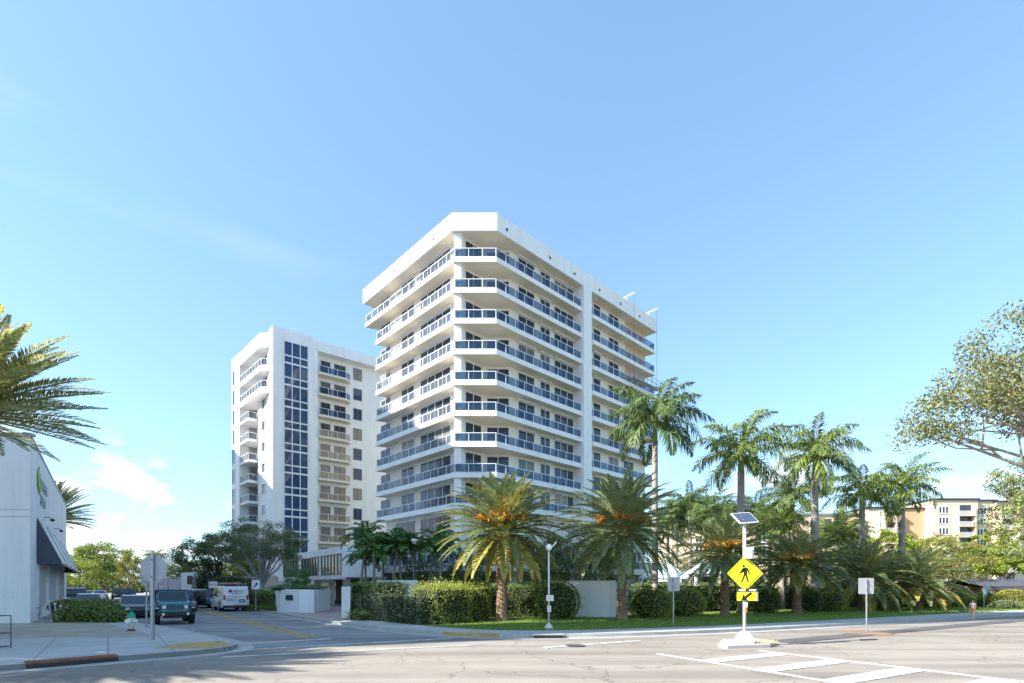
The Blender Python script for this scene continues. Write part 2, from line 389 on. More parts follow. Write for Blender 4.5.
def make_tree(name, label, loc, blobs, trunk_r, leafm, nleaf, lsize, barkm=bark, clump=.75, nlimb=14, seed=3, group=None, fork=.3, leafm2=None, share2=0.3, spread=.9, flat=.6, limb_r=.35):
    """blobs: list of (x,y,z,rx,ry,rz) relative to loc"""
    global rng
    random.seed(seed); rng = np.random.default_rng(seed)
    t = thing(name, label, 'tree', loc, 0, group)
    tb = MB(); top = min(b[2]-b[5]*.7 for b in blobs); top = max(top*fork*1.6, .8)
    tb.tube([(0,0,-.1),(0,0,.25),(random.uniform(-.1,.1),random.uniform(-.1,.1),top*.6),(0,0,top)], [trunk_r*1.5,trunk_r*1.1,trunk_r*.95,trunk_r*.9], 9)
    vols = [b[3]*b[4]*b[5] for b in blobs]; tot = sum(vols)
    clumps = []
    for b, v in zip(blobs, vols):
        k = max(4, int(nleaf/110*v/tot))
        d = unit(k); rad = rng.uniform(.45, 1.0, k)**.6
        C = np.array(b[:3])+d*rad[:,None]*np.array(b[3:6])
        C = C[C[:,2] > b[2]-b[5]*.75]
        clumps += list(C)
    clumps = np.array(clumps)
    for i in range(nlimb):
        c = Vector(clumps[rng.integers(len(clumps))]); s = Vector((0,0,top*random.uniform(.75,1.0)))
        mid = s.lerp(c, .45)+Vector((random.gauss(0,.25),random.gauss(0,.25),random.uniform(-.1,.5)))
        r = trunk_r*limb_r*random.uniform(.7,1.3)
        tb.tube([s, s.lerp(mid,.5)+Vector((0,0,.15)), mid, mid.lerp(c,.6)+Vector((random.gauss(0,.12),random.gauss(0,.12),0)), c], [r*1.4, r*1.1, r*.75, r*.45, r*.15], 6, cap=False)
        for j in range(3):
            c2 = Vector(clumps[np.argmin(np.linalg.norm(clumps-np.array(c)-rng.normal(size=3)*1.2, axis=1))])
            q = mid.lerp(c, random.uniform(.1,.6))
            tb.tube([q, q.lerp(c2,.5)+Vector((random.gauss(0,.12),0,random.gauss(0,.1))), c2], [r*.5,r*.3,r*.1], 5, cap=False)
    part('trunk', tb, barkm, t, local=True, smooth=True)
    def leaves(n, mm, nm):
        idx = rng.integers(len(clumps), size=n)
        d = unit(n)*(rng.uniform(0,1,n)**.45)[:,None]*clump*np.array([1,1,flat])
        C = clumps[idx]*1.0+d
        return arrpart(nm, quads(C, (lambda q: q/np.linalg.norm(q,axis=1)[:,None])(unit(n)+np.array([0,0,-.2])), lsize*rng.uniform(.6,1.4,n), lsize*.5*rng.uniform(.7,1.3,n)), 4, mm, t)
    leaves(int(nleaf*(1-(share2 if leafm2 else 0))), leafm, 'crown')
    if leafm2: leaves(int(nleaf*share2), leafm2, 'crown_tips')
    return t

def make_hedge(name, label, cat, solids, leafm, dens, lsize, loc, group=None, seed=5, rough=.12):
    """solids: ('box',cx,cy,cz,hx,hy,hz,rz) or ('ball',cx,cy,cz,rx,ry,rz) in world coordinates; leaves fill their skin"""
    global rng
    random.seed(seed); rng = np.random.default_rng(seed)
    t = thing(name, label, cat, loc, 0, group)
    cb = MB(); V = []
    for s in solids:
        if s[0] == 'ball':
            _, cx, cy, cz, rx, ry, rz = s
            area = 4*math.pi*((rx*ry)**1.6/3+(rx*rz)**1.6/3+(ry*rz)**1.6/3)**(1/1.6); n = int(area*dens)
            d = unit(n); bump = 1+rough*np.sin(d[:,0]*7+cx)*np.cos(d[:,1]*6+cy)*.6+rng.normal(0, rough*.45, n)
            C = np.array([cx,cy,cz])+d*np.array([rx,ry,rz])*bump[:,None]; Nn = d
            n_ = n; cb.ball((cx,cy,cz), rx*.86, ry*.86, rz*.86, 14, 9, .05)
        else:
            _, cx, cy, cz, hx, hy, hz, a = s
            n = int((8*hx*hz+8*hy*hz+4*hx*hy)*dens)
            ar = np.array([hy*hz, hy*hz, hx*hz, hx*hz, hx*hy]); f = rng.choice(5, size=n, p=ar/ar.sum())
            q = rng.uniform(-1, 1, (n,3)); N0 = np.zeros((n,3))
            for k, (ax, sg) in enumerate([(0,1),(0,-1),(1,1),(1,-1),(2,1)]):
                q[f==k, ax] = sg; N0[f==k, ax] = sg
            q = q*np.array([hx,hy,hz])
            wob = .5*np.sin(q[:,0]*2.1+cx)*np.cos(q[:,1]*2.7)+.5*np.sin(q[:,0]*5.3+q[:,2]*4)
            q = q+N0*(wob*rough*.9+rng.normal(0, rough*.5, n))[:,None]
            # soften the corners
            ca, sa = math.cos(a), math.sin(a)
            C = np.stack([cx+q[:,0]*ca-q[:,1]*sa, cy+q[:,0]*sa+q[:,1]*ca, cz+q[:,2]], axis=1)
            Nn = np.stack([N0[:,0]*ca-N0[:,1]*sa, N0[:,0]*sa+N0[:,1]*ca, N0[:,2]], axis=1)
            e = .13
            pts = [(cx+x*ca-y*sa, cy+x*sa+y*ca) for x, y in ((-hx+e,-hy+e),(hx-e,-hy+e),(hx-e,hy-e),(-hx+e,hy-e))]
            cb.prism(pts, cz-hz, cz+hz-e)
        st = rng.uniform(0,1,n) < .05; C = C+Nn*(st*rng.uniform(.05,.28,n)*(1+rough*2))[:,None]
        D = unit(n)+Nn*.5; D /= np.linalg.norm(D, axis=1)[:,None]
        C[:,2] = np.maximum(C[:,2], loc[2]+.02)
        V.append(quads(C, D, lsize*rng.uniform(.6,1.4,n), lsize*.55*rng.uniform(.7,1.3,n)))
    ib = part('dark_core', cb, core, t); ib['kind'] = 'stuff'  # solid near-black core behind the leaf shell, no branches modelled
    arrpart('foliage', np.concatenate(V), 4, leafm, t, world_off=loc)
    return t
# ================================================================== world, sun, camera
SUN_AZ = Vector((-.93, -.37, 0)).normalized(); EL = R(35)
sun_dir = Vector((SUN_AZ.x*math.cos(EL), SUN_AZ.y*math.cos(EL), math.sin(EL)))
world = bpy.data.worlds.new("World"); sc.world = world; world.use_nodes = True
nt = world.node_tree; N = nt.nodes; L = nt.links
bg = N['Background']; sky = N.new('ShaderNodeTexSky'); sky.sky_type = 'NISHITA'; sky.sun_disc = False
sky.sun_elevation = EL; sky.sun_rotation = math.atan2(SUN_AZ.x, SUN_AZ.y)
sky.air_density = 1.0; sky.dust_density = .5; sky.ozone_density = 1.6; sky.altitude = 10
tc = N.new('ShaderNodeTexCoord')
mp = N.new('ShaderNodeMapping'); mp.inputs['Scale'].default_value = (1, 1, 2.1)
L.new(tc.outputs['Generated'], mp.inputs[0])
cn = N.new('ShaderNodeTexNoise'); cn.inputs['Scale'].default_value = 7.5; cn.inputs['Detail'].default_value = 7; cn.inputs['Roughness'].default_value = .55
L.new(mp.outputs[0], cn.inputs['Vector'])
sep = N.new('ShaderNodeSeparateXYZ'); L.new(tc.outputs['Generated'], sep.inputs[0])
def mr(sock, a, b, c, d):
    n = N.new('ShaderNodeMapRange'); n.interpolation_type = 'SMOOTHSTEP'
    for i, v in enumerate((a,b,c,d)): n.inputs[i+1].default_value = v
    L.new(sock, n.inputs[0]); return n.outputs[0]
def mul(a, b, op='MULTIPLY'):
    n = N.new('ShaderNodeMath'); n.operation = op; L.new(a, n.inputs[0])
    if isinstance(b, (int,float)): n.inputs[1].default_value = b
    else: L.new(b, n.inputs[1])
    return n.outputs[0]
low = mr(sep.outputs['Z'], .13, .27, 1, 0)
lft = mr(sep.outputs['X'], -.45, -.75, 0, .07)
thr = mul(cn.outputs['Fac'], lft, 'ADD')
cl = mul(mr(thr, .54, .64, 0, 1), low)
# thin high streak
mp2 = N.new('ShaderNodeMapping'); mp2.inputs['Rotation'].default_value = (0, R(38), 0); mp2.inputs['Scale'].default_value = (1.2, 1.2, 7)
L.new(tc.outputs['Generated'], mp2.inputs[0])
cn2 = N.new('ShaderNodeTexNoise'); cn2.inputs['Scale'].default_value = 1.7; cn2.inputs['Detail'].default_value = 4
L.new(mp2.outputs[0], cn2.inputs['Vector'])
wisp = mul(mr(cn2.outputs['Fac'], .52, .8, 0, .14), mr(sep.outputs['X'], -.1, -.5, 0, 1))
tot = mul(cl, wisp, 'MAXIMUM')
tint = N.new('ShaderNodeMix'); tint.data_type = 'RGBA'; tint.blend_type = 'MULTIPLY'; tint.inputs[0].default_value = 1
tint.inputs[7].default_value = (.655,.85,1.0,1)
gm = N.new('ShaderNodeGamma'); gm.inputs[1].default_value = .66; L.new(sky.outputs[0], gm.inputs[0]); L.new(gm.outputs[0], tint.inputs[6])
mx = N.new('ShaderNodeMix'); mx.data_type = 'RGBA'; L.new(tot, mx.inputs[0]); L.new(tint.outputs[2], mx.inputs[6])
mx.inputs[7].default_value = (2.5, 2.5, 2.55, 1)
L.new(mx.outputs[2], bg.inputs[0]); bg.inputs[1].default_value = .145
ld = bpy.data.lights.new('sun', 'SUN'); ld.energy = 3.7; ld.angle = R(.53); ld.color = (1, .94, .85)
so = bpy.data.objects.new('sun', ld); col.objects.link(so); so.rotation_euler = (-sun_dir).to_track_quat('-Z', 'Y').to_euler(); so.location = (-60,-40,80)
cd = bpy.data.cameras.new('camera'); cam = bpy.data.objects.new('camera', cd); col.objects.link(cam)
cam.location = (0,0,CAMZ); cam.rotation_euler = (R(90),0,0); cd.sensor_width = 36; cd.lens = 36*F/1024; cd.shift_y = (HZ-341.5)/1024
cd.clip_end = 3000; cd.clip_start = .1; sc.camera = cam
sc.view_settings.view_transform = 'Standard'; sc.view_settings.look = 'None'; sc.view_settings.gamma = 1; sc.view_settings.exposure = 1.92
sc.render.engine = 'CYCLES'

# ================================================================== ground
uS = Vector((-.617, .787, 0)); vS = Vector((.787, .617, 0))      # side street direction and its right
ground = ground_mat('far_ground', (.16,.15,.11), (.22,.20,.15), .4, .1)
asph = ground_mat('worn_asphalt', (.285,.252,.212), (.365,.325,.278), .45, .35, cracks=True, tracks=-24)
asph2 = ground_mat('side_asphalt', (.29,.285,.28), (.37,.362,.35), .5, .45, cracks=True, tracks=52)
asph3 = ground_mat('dark_median', (.09,.09,.095), (.14,.14,.14), .5, .6, cracks=True)
conc = ground_mat('sidewalk_concrete', (.45,.44,.425), (.56,.545,.52), .35, .5, joints=(1.5,1.5,.02,.93,0,-38))
paver = ground_mat('shop_pavers', (.42,.38,.31), (.53,.49,.40), .4, .45, joints=(1.1,.55,.02,.8,.5,5))
brick = ground_mat('driveway_pavers', (.46,.33,.29), (.58,.44,.39), .4, .6, joints=(.24,.12,.01,.8,.5,20))
curbm = ground_mat('curb_concrete', (.38,.37,.35), (.50,.49,.46), .4, 1.2)
lawn = ground_mat('lawn_soil', (.07,.11,.025), (.12,.17,.04), .5, .8)
paintw = ground_mat('white_road_paint', (.34,.32,.29), (.78,.78,.76), .5, 2.6)
painty = ground_mat('yellow_road_paint', (.36,.26,.12), (.66,.42,.14), .5, 2.6)
m = MB(); m.box(-900,900,-300,1500,-.5,-.03); struct('ground', m, ground)
def sheet(name, pts, z, mt, th=None):
    m = MB(); m.prism([(p[0],p[1]) for p in pts], z-(th or .02), z); return struct(name, m, mt)
# the main road runs past the camera and curves away to the right
sheet('main_road', [(-70,-40),(60,-40),(190,40),(190,95),(70,53.5),(40,40.5),(-9,24.6),(-20,23),(-70,-6)], 0, asph, .3)
c0 = Vector((-8.3,26.5,0))
sheet('side_street', [(-9.2,16.1),(-2.0,19.6),(2.0,21.5),(-3,26),(-6,29)]+[tuple(c0+vS*1.5+uS*t)[:2] for t in (10,60,260)]+
      [tuple(c0-vS*16+uS*t)[:2] for t in (260,0)]+[(-14,18.6)], .006, asph2)
def smooth(pts, n=3):
    P = [Vector((p[0],p[1],0)) for p in pts]
    for _ in range(n):
        Q = [P[0]]
        for a, b in zip(P, P[1:]): Q += [a.lerp(b,.25), a.lerp(b,.75)]
        Q.append(P[-1]); P = Q
    return P
def offs(P, d):
    out = []
    for i, p in enumerate(P):
        t = (P[min(i+1,len(P)-1)]-P[max(i-1,0)]).normalized(); out.append(p+Vector((t.y,-t.x,0))*d)
    return out
def ribbon(m, P, d0, d1, z0, z1):
    A = offs(P, d0); B = offs(P, d1); n = len(P); vs = []
    for a, b in zip(A, B): vs += [(a.x,a.y,z0),(b.x,b.y,z0),(b.x,b.y,z1),(a.x,a.y,z1)]
    fs = []
    for i in range(n-1):
        for k in range(4): fs.append((i*4+k, i*4+(k+1)%4, (i+1)*4+(k+1)%4, (i+1)*4+k))
    fs += [(3,2,1,0), tuple((n-1)*4+k for k in range(4))]
    m.add(vs, fs); return m
# curb of the apartment block (east side of the side street, then the far side of the main road)
E = smooth([c0+uS*250, c0+uS*60, c0+uS*6, c0, (-5.2,23.3), (-2.2,20.8), (1.8,20.1), (8.4,22.2), (16,26.0), (27.6,32.4), (38.5,38.6), (70,52), (160,85)])
Eb = [(p.x,p.y) for p in E]
m = MB(); m.prism(Eb+[(300,200),(300,700),(-300,700)], -.2, .15); struct('sidewalk', m, conc)
m = MB(); ribbon(m, E, 0.0, .17, -.1, .157); struct('curb', m, curbm)
m = MB(); ribbon(m, E, .17, .6, -.1, .016); struct('gutter', m, curbm)
Eo = offs(E, -1.7)
sheet('lawn', [(p.x,p.y) for p in Eo]+[(299,201),(299,690),(-290,690)], .158, lawn)
# shop corner
Wc = smooth([(-60,-30), (-30,-6), (-16.2,7.6), (-12.05,12.2), (-10.4,14.0), (-9.0,15.3), (-8.7,16.6), (-10.0,18.4), (-12.9,21.2), (-18.2,26.0), (-25.0,31.4), (-32.0,37.2), (-35.2,41.5),
             tuple(Vector((-35.2,41.5,0))+uS*50)[:2], tuple(Vector((-35.2,41.5,0))+uS*250)[:2]])
m = MB(); m.prism([(p.x,p.y) for p in Wc]+[(-400,300),(-400,-30)], -.2, .15); struct('sidewalk', m, conc)
m = MB(); ribbon(m, Wc, -.17, 0.0, -.1, .157); struct('curb', m, curbm)
m = MB(); ribbon(m, Wc, -.0, .5, -.1, .016); struct('gutter', m, curbm)
sheet('paved_forecourt', [(-13.2,19.2),(-24.7,17.8),(-45,15),(-45,26.4),(-24.7,26.4),(-26,28.5),(-21.5,27.0),(-17.6,23.4)], .158, paver)
# driveway between the gate walls
sheet('driveway', [(-9.6,28.6),(-13.5,33.5),(-17,38.5),(-19.5,43),(-29,60),(-10,60),(-11.4,40),(-8.9,31.6)], .166, brick)
# painted markings
def stripe(name, a, b, w, mt, z=.018):
    a = Vector((a[0],a[1],0)); b = Vector((b[0],b[1],0)); d = (b-a).normalized(); s = Vector((-d.y,d.x,0))*w/2
    return sheet(name, [a-s,b-s,b+s,a+s], z, mt, .012)
stripe('stop_line', G(224,645)[:2], G(330,639)[:2], .3, paintw)
stripe('crosswalk_line', G(233,651)[:2], G(452,638.5)[:2], .2, paintw)
stripe('crosswalk_line', G(222,657.5)[:2], G(475,645.2)[:2], .2, paintw)
stripe('crosswalk_line', G(545,648)[:2], G(640,641)[:2], .25, paintw)
ya = Vector(G(312,638)); 
for d in (-.17,.17): stripe('centre_line', ya+vS*d, ya+vS*d+uS*34, .2, painty)
stripe('crosswalk_line', (7.75,16.2), (11.9,8.8), .14, paintw)
stripe('crosswalk_line', (4.35,15.4), (8.0,8.4), .14, paintw)
dcw = Vector((.49,-.87,0)); pcw = Vector((.87,.49,0))
for k in range(5):
    c = Vector((6.35,15.1,0))+dcw*(.55+1.68*k)
    stripe('crosswalk_bar', c-pcw*1.55, c+pcw*1.55, .55, paintw, .017)
# yellow kerb paint, drain inlets
m = MB(); ribbon(m, [p for p in E if 15 < p.x*0+p.y < 21.6 and -3.4 < p.x < -.2], -.01, .172, .02, .162); struct('painted_curb', m, painty)
sheet('corner_ramp_paint', [(-9.25,15.55),(-8.95,16.5),(-9.9,17.7),(-10.9,17.0),(-10.8,15.6)], .162, painty)
rust = mat('rusty_iron', (.22,.075,.035), .85, var=.4, vscale=5, bump=.3)
t = thing('storm_drain', 'rusty iron storm drain lid set into the kerb in front of the white shop', 'drain', (-11.2,13.1,0))
pa, pb = Vector((-11.75,12.5,0)), Vector((-10.55,13.85,0))
m = MB(); ribbon(m, [pa,pb], -.42, .03, .02, .172); part('iron_lid', m, rust, t)
m = MB(); ribbon(m, [pa,pb], .03, .045, .03, .12); part('inlet_opening', m, black, t)
t = thing('storm_drain', 'black storm drain opening in the kerb in front of the large fruiting palm', 'drain', (1.4,20.0,0))
m = MB(); ribbon(m, [Vector((.85,20.12,0)),Vector((1.95,20.16,0))], -.05, .20, .03, .135); part('inlet_opening', m, black, t)
m = MB(); ribbon(m, [Vector((.8,20.12,0)),Vector((2.0,20.16,0))], -.7, .19, .14, .168); part('concrete_lid', m, curbm, t)
for (px,py,r) in ((575,646,.35),(330,617.5,.4)):
    g = G(px,py); m = MB(); m.lathe([(r,.02),(r,.028),(r*.9,.03)], (g.x,g.y,0), 24)
    tag(part('manhole_cover', m, mat('cast_iron',(.10,.10,.10),.6,.4), None), 
        'round dark manhole cover in the main road by the kerb' if px>500 else 'round dark manhole cover in the side street near the driveway', 'manhole')

# ================================================================== main apartment tower
A0 = Vector((-5.8,50,0)); B0 = Vector((-1.45,50,0))
uL = Vector((-.69,.725,0)).normalized(); nL = Vector((-.725,-.69,0)).normalized()
uR = Vector((.725,.69,0)).normalized(); nR = Vector((.69,-.725,0)).normalized()
FLf = (A0, uL, nL); FRf = (B0, uR, nR); FC = (A0, Vector((1,0,0)), Vector((0,-1,0)))
def hit(fr, n, px):              # how far along a facade line (offset n) the photo column px falls
    o, u, nn = fr; p = o+nn*n; k = (px-512)/F
    return (k*p.y-p.x)/(u.x-k*u.y)
def zat(fr, n, s, py):
    o, u, nn = fr; p = o+u*s+nn*n; return CAMZ-(py-HZ)/F*p.y
b = thing('apartment_tower', 'tall white apartment tower with wraparound glass balconies behind the fruiting palm', 'building', (-3,55,.15))
PITCH = 2.99
def ztop(k): return 34.02-PITCH*k                   # balcony floor of level k
LW = 14.7; RW = 28.2; SP0 = 13.2; SP1 = 14.7; OFF = 1.3
w0 = A0+uL*LW-nL*OFF; w1 = Vector((-4.86,50.9,0)); w2 = Vector((-2.65,53,0)); w3 = Vector((-.19,53,0)); w4 = B0+uR*RW-nR*OFF
w5 = B0+uR*RW+uL*17; w6 = w0+uR*26
w6 = w0+uR*((w5-w0).dot(uR))
m = MB(); m.prism([w0,w1,w2,w3,w4,w5,w6], 0.15, 36.6); wall = part('wall', m, mat('warm_white_stucco', (.82,.76,.67), .75, var=.05, vscale=.5), b)
# heads over the openings, vertical piers standing proud
m = MB()
m.prism([A0-nL*.35+Vector((-.1,.1,0))-Vector((.0,0,0)), A0+Vector((.85,.35,0)), w1+Vector((.15,.1,0)), w1+uL*.6], 0.15, 36.55)
part('corner_column', m, white, b)
m = MB(); m.fbox(FRf, SP0, SP1, -OFF-.1, .12, .15, 36.5); part('pier', m, white, b)
# roof
rf = [A0+uL*17.9, A0, B0, B0+uR*29.1, B0+uR*29.1+uL*17.6, A0+uL*17.9+uR*24]
m = MB(); m.prism([Vector(p) for p in rf], 36.5, 38.2); roof = part('roof_parapet', m, white, b)
m = MB(); m.prism([A0+uL*17.7-nL*.2, A0+Vector((.1,.2,0)), B0+Vector((-.1,.2,0)), B0+uR*28.9-nR*.2, B0+uR*28+uL*5, A0+uL*17.7+uR*5], 36.485, 36.4985); part('soffit', m, cream, roof)
m = MB()
for fr, ss in ((FLf,(3,10.5,16.5)), (FRf,(1.2,7.5,11.6,16.2,20.5,24.8))):
    for s in ss: m.fbox(fr, s, s+.22, 0, .05, 37.05, 37.3)
part('roof_scupper', m, darkm, roof)
# balconies
def rail(mbR, mbG, path, z, h=.92, gap=1.36, inset=.08):
    for a, c in zip(path, path[1:]):
        a = Vector(a); c = Vector(c); d = c-a; Ln = d.length; d.normalize(); nn = Vector((d.y,-d.x,0)); fr = (a, d, nn)
        k = max(1, round(Ln/gap)); st = Ln/k
        for i in range(k+1): mbR.fbox(fr, i*st-.03, i*st+.03, -.03, .03, z, z+h)
        mbR.fbox(fr, 0, Ln, -.04, .04, z+h-.05, z+h+.01); mbR.fbox(fr, 0, Ln, -.025, .025, z+.05, z+.10)
        for i in range(k): mbG.fbox(fr, i*st+.05, (i+1)*st-.05, -.012, .012, z+.11, z+h-.06)
ins = .12
for k in range(9):
    z = ztop(k); LL = 17.6 if k == 0 else 15.1
    a = A0+Vector((.2,.12,0)); c = B0+Vector((-.05,.12,0))
    l1 = A0+uL*LL-nL*ins; r1 = B0+uR*SP0-nR*ins
    poly = [l1-nL*1.6+uL*-.6, l1, a, c, r1, r1-nR*1.7, w3+Vector((.6,.9,0)), w2+Vector((.4,.9,0)), w1+Vector((.6,1.6,0)), l1-nL*1.9-uL*.6]
    m = MB(); m.prism(poly, z-.46, z); bal = part('balcony', m, white, b); m = MB(); cc = sum((Vector(p) for p in poly), Vector())/len(poly); m.prism([Vector(p) for p in poly], z-.475, z-.4605); sf = part('soffit', m, cream, bal)
    mr_, mg = MB(), MB()
    e = .13
    pl = [l1-nL*1.2, l1-nL*e-uL*e, a+Vector((.05,e,0)), c+Vector((-.05,e,0)), r1-nR*e-uR*.1]
    rail(mr_, mg, pl[:3], z); part('railing', mr_, railm, bal); part('railing_glass', mg, glsL, bal)
    mr_, mg = MB(), MB(); rail(mr_, mg, pl[2:], z); part('railing', mr_, railm, bal); part('railing_glass', mg, glsR, bal)
    q0 = B0+uR*SP1-nR*.95; q1 = B0+uR*(SP1+.75)-nR*ins; q2 = B0+uR*(28.9)-nR*ins
    m = MB(); m.prism([q0-nR*.9, q0, q1, q2, q2-nR*1.7-uR*.4], z-.46, z); bal = part('balcony', m, white, b); m = MB(); m.prism([q0-nR*.9, q0-nR*.05, q1-nR*.05, q2-nR*.05-uR*.05, q2-nR*1.7-uR*.4], z-.475, z-.4605); part('soffit', m, cream, bal)
    mr_, mg = MB(), MB(); rail(mr_, mg, [q0-nR*e, q1-nR*e, q2-nR*e-uR*e, q2-nR*1.2-uR*e], z)
    part('railing', mr_, railm, bal); part('railing_glass', mg, glsR, bal)
def window(fr, n, s0, s1, z0, z1, par, panes=2, m_g=winm, fw=.07, dep=.05, header=0, frame_m=railm):
    m = MB(); f = fw; w_ = (s1-s0)/panes
    m.fbox(fr, s0-f, s1+f, n+.0, n+dep+.03, z1, z1+f); m.fbox(fr, s0-f, s1+f, n, n+dep+.03, z0-f, z0)
    for i in range(panes+1):
        x = s0+i*w_; m.fbox(fr, x-f/2, x+f/2, n+.002, n+dep+.028, z0, z1)
    if header: m.fbox(fr, s0-.15, s1+.15, n, n+.28, z1+f+.01, z1+f+header)
    o = part('window', m, frame_m, par)
    g = MB()
    for i in range(panes): g.fbox(fr, s0+i*w_+f/2, s0+(i+1)*w_-f/2, n+.005, n+dep*.6, z0, z1)
    part('glass', g, m_g, o); return o
FLw = (A0-nL*OFF, uL, nL); FRw = (B0-nR*OFF, uR, nR)
FDw = (w1, uR, nR); FHw = (w2, Vector((1,0,0)), Vector((0,-1,0)))
def pxwin(fr, pa, pb, z0, z1, panes, g=winm, header=0):
    s0 = hit(fr, 0, pa); s1 = hit(fr, 0, pb)
    if s0 > s1: s0, s1 = s1, s0
    return window(fr, 0, s0, s1, z0, z1, b, panes, g, header=header)
for k in range(9):
    z = ztop(k)+.03; zt = z+2.2
    hd = .22 if k % 3 != 1 else 0
    rg = lambda: random.choice((winm,winm,winm,winm,winm,winl,curt))
    pxwin(FLw, 381.5, 391, z, zt, 2, rg(), header=0)
    pxwin(FLw, 402, 414.5, z, zt, 2, rg(), header=hd)
    pxwin(FLw, 421, 451, z, zt, 4, rg(), header=hd)
    pxwin(FDw, 465, 481, z, zt, 2)
    pxwin(FHw, 487, 509, z, zt, 2, rg())
    pxwin(FRw, 518, 534, z, zt, 2, rg(), header=hd)
    pxwin(FRw, 540, 549.5, z, zt, 2, rg(), header=.2)
    pxwin(FRw, 554, 573, z, zt, 3, rg(), header=hd)
    pxwin(FRw, 593, 600, z, zt, 1, header=.2 if k in (2,3) else 0)
    pxwin(FRw, 608.5, 618, z, zt, 2, rg())
    if k > 2: pxwin(FRw, 623, 633, z, zt, 2, header=.2)
m = MB()
for k in range(3): m.fbox(FRw, 23.5, RW+.02, -.3, .03, ztop(k), ztop(k)+2.55)
part('tan_wall_panel', m, tan, b)  # tan panels over the wall at the right end, top three levels
# lower floors: window band, terrace, recessed ground floor
for (fr, pa, pb, n) in ((FLw,396,416,2),(FLw,421,451,4)):
    window(fr, 0, *sorted((hit(fr,0,pa),hit(fr,0,pb))), 7.4, 9.3, b, n, winm)
window(FHw, 0, .2, 2.3, 7.4, 9.3, b, 2, winm); 
m = MB(); m.fbox(FLw, .6, 13.8, -.2, .04, 4.3, 6.6); m.fbox(FRw, .2, 27, -.2, .04, 4.3, 6.6); m.fbox(FHw, .1, 2.4, -.2, .04, 4.3, 6.6)
pod = part('podium_glazing', m, winm, b)
m = MB()
for fr, Lx in ((FLw,13.8),(FRw,27)):
    for i in range(int(Lx/1.5)): m.fbox(fr, .6+i*1.5, .7+i*1.5, 0, .09, 4.25, 6.65)
part('mullions', m, railm, pod)
m = MB(); D = 2.6
tp = [A0+uL*16+nL*D, A0+nL*D+Vector((-.2,-1.0,0)), B0+nR*D+Vector((.2,-1.0,0)), B0+uR*28+nR*D, B0+uR*28-nR*2, Vector((-2,53.5,0)), A0+uL*16-nL*2]
m.prism(tp, 3.45, 4.05); ter = part('terrace', m, white, b)
mr_, mg = MB(), MB(); rail(mr_, mg, [p-Vector((0,-.2,0)) for p in tp[:4]], 4.05, .95, 1.5); part('railing', mr_, railm, ter); part('railing_glass', mg, glsL, ter)
for fr in (FLf, FRf):
    for i in range(6 if fr is FRf else 4): m = MB(); m.fbox(fr, .4+i*4.4, 1.1+i*4.4, D-1.6, D-.9, .15, 3.46); part('terrace_column', m, white, b)
m = MB(); m.fbox(FLw, 0, 14, -.2, .05, .3, 3.2); m.fbox(FRw, .2, 27, -.2, .05, .3, 3.2); part('ground_floor_glazing', m, winm, b)
# swing stage on the top floors
t = thing('swing_stage', 'suspended work platform hanging on cables from the roof edge of the tall white tower', 'scaffold', B0+uR*24.5+nR*.7+Vector((0,0,27)))
fz = (B0, uR, nR); zz = zat(fz, .7, 25, 384)
m = MB(); m.fbox(fz, 22.2, 28.4, .3, 1.0, zz, zz+.12)
for s in (22.2,24.2,26.2,28.3):
    for n in (.32,.98): m.fbox(fz, s, s+.06, n-.03, n+.03, zz, zz+1.1)
for h in (.55,1.08):
    for n in (.32,.98): m.fbox(fz, 22.2, 28.4, n-.025, n+.025, zz+h, zz+h+.05)
part('platform', m, galv, t)
m = MB()
for s in (22.6,28.0):
    p = B0+uR*s+nR*.65; m.tube([(p.x,p.y,zz+.1),(p.x,p.y,39.03)], .02, 5)
part('cable', m, darkm, t)
for s in (22.6,28.0):
    m = MB(); m.fbox(fz, s-.03, s+.03, -1.2, .75, 39.0, 39.08); m.fbox(fz, s-.03, s+.03, -.5, -.43, 38.2, 39.0); m.fbox(fz, s-.2, s+.2, -1.3, -1.0, 38.2, 38.4)
    part('davit', m, galv, t)

# ================================================================== white tower on the left
tw = thing('apartment_tower', 'white tower with a tall strip of blue windows, left of the tower with wraparound balconies', 'building', (-30,76,.15))
T0 = Vector((-32.4,70,0)); uT = Vector((.79,.615,0)).normalized(); nT = Vector((.615,-.79,0)).normalized()
uW = Vector((-.702,.712,0)).normalized(); nW = Vector((-.712,-.702,0)).normalized()
TF = (T0, uT, nT); TW0 = Vector((-32.9,71.4,0)); TW = (TW0, uW, nW)
m = MB(); m.fbox(TF, 0, 6, -3, 0, .15, 37.5); part('stair_slab', m, white, tw)
rc = -1.1
body = [T0+uT*.3-nT*1.11, T0+uT*22-nT*1.11, T0+uT*22-nT*16, TW0+uW*15+uT*2, TW0+uW*13.7, TW0+uW*10.1, TW0+uW*10.1-nW*1.6, TW0+uW*6.2-nW*1.6, TW0+uW*6.2, TW0]
m = MB(); m.prism(body, .15, 36.9); part('wall', m, white, tw)
m = MB(); m.fbox(TF, 6, 22, -1.2, .25, 35.55, 37.05); part('roof_parapet', m, white, tw)
m = MB(); m.prism([TW0+Vector((.3,-.1,0)), Vector((-34.8,71.4,0)), Vector((-34.8,71.4,0))+uW*9.2, TW0+uW*9.2-nW*1, TW0-nW*1], 35.2, 37.1); part('roof_overhang', m, white, tw)
m = MB(); m.prism([TW0+uW*10.1+nW*1.35, TW0+uW*13.7+nW*1.35, TW0+uW*13.7-nW*2, TW0+uW*10.1-nW*2], .15, 37.2); part('side_pier', m, white, tw)
m = MB(); m.fbox(TW, 6.25, 10.05, -1.58, -1.5, 2, 35); part('recess_glazing', m, winm, tw)
P3 = 3.02
def zf(k): return 32.62-P3*k
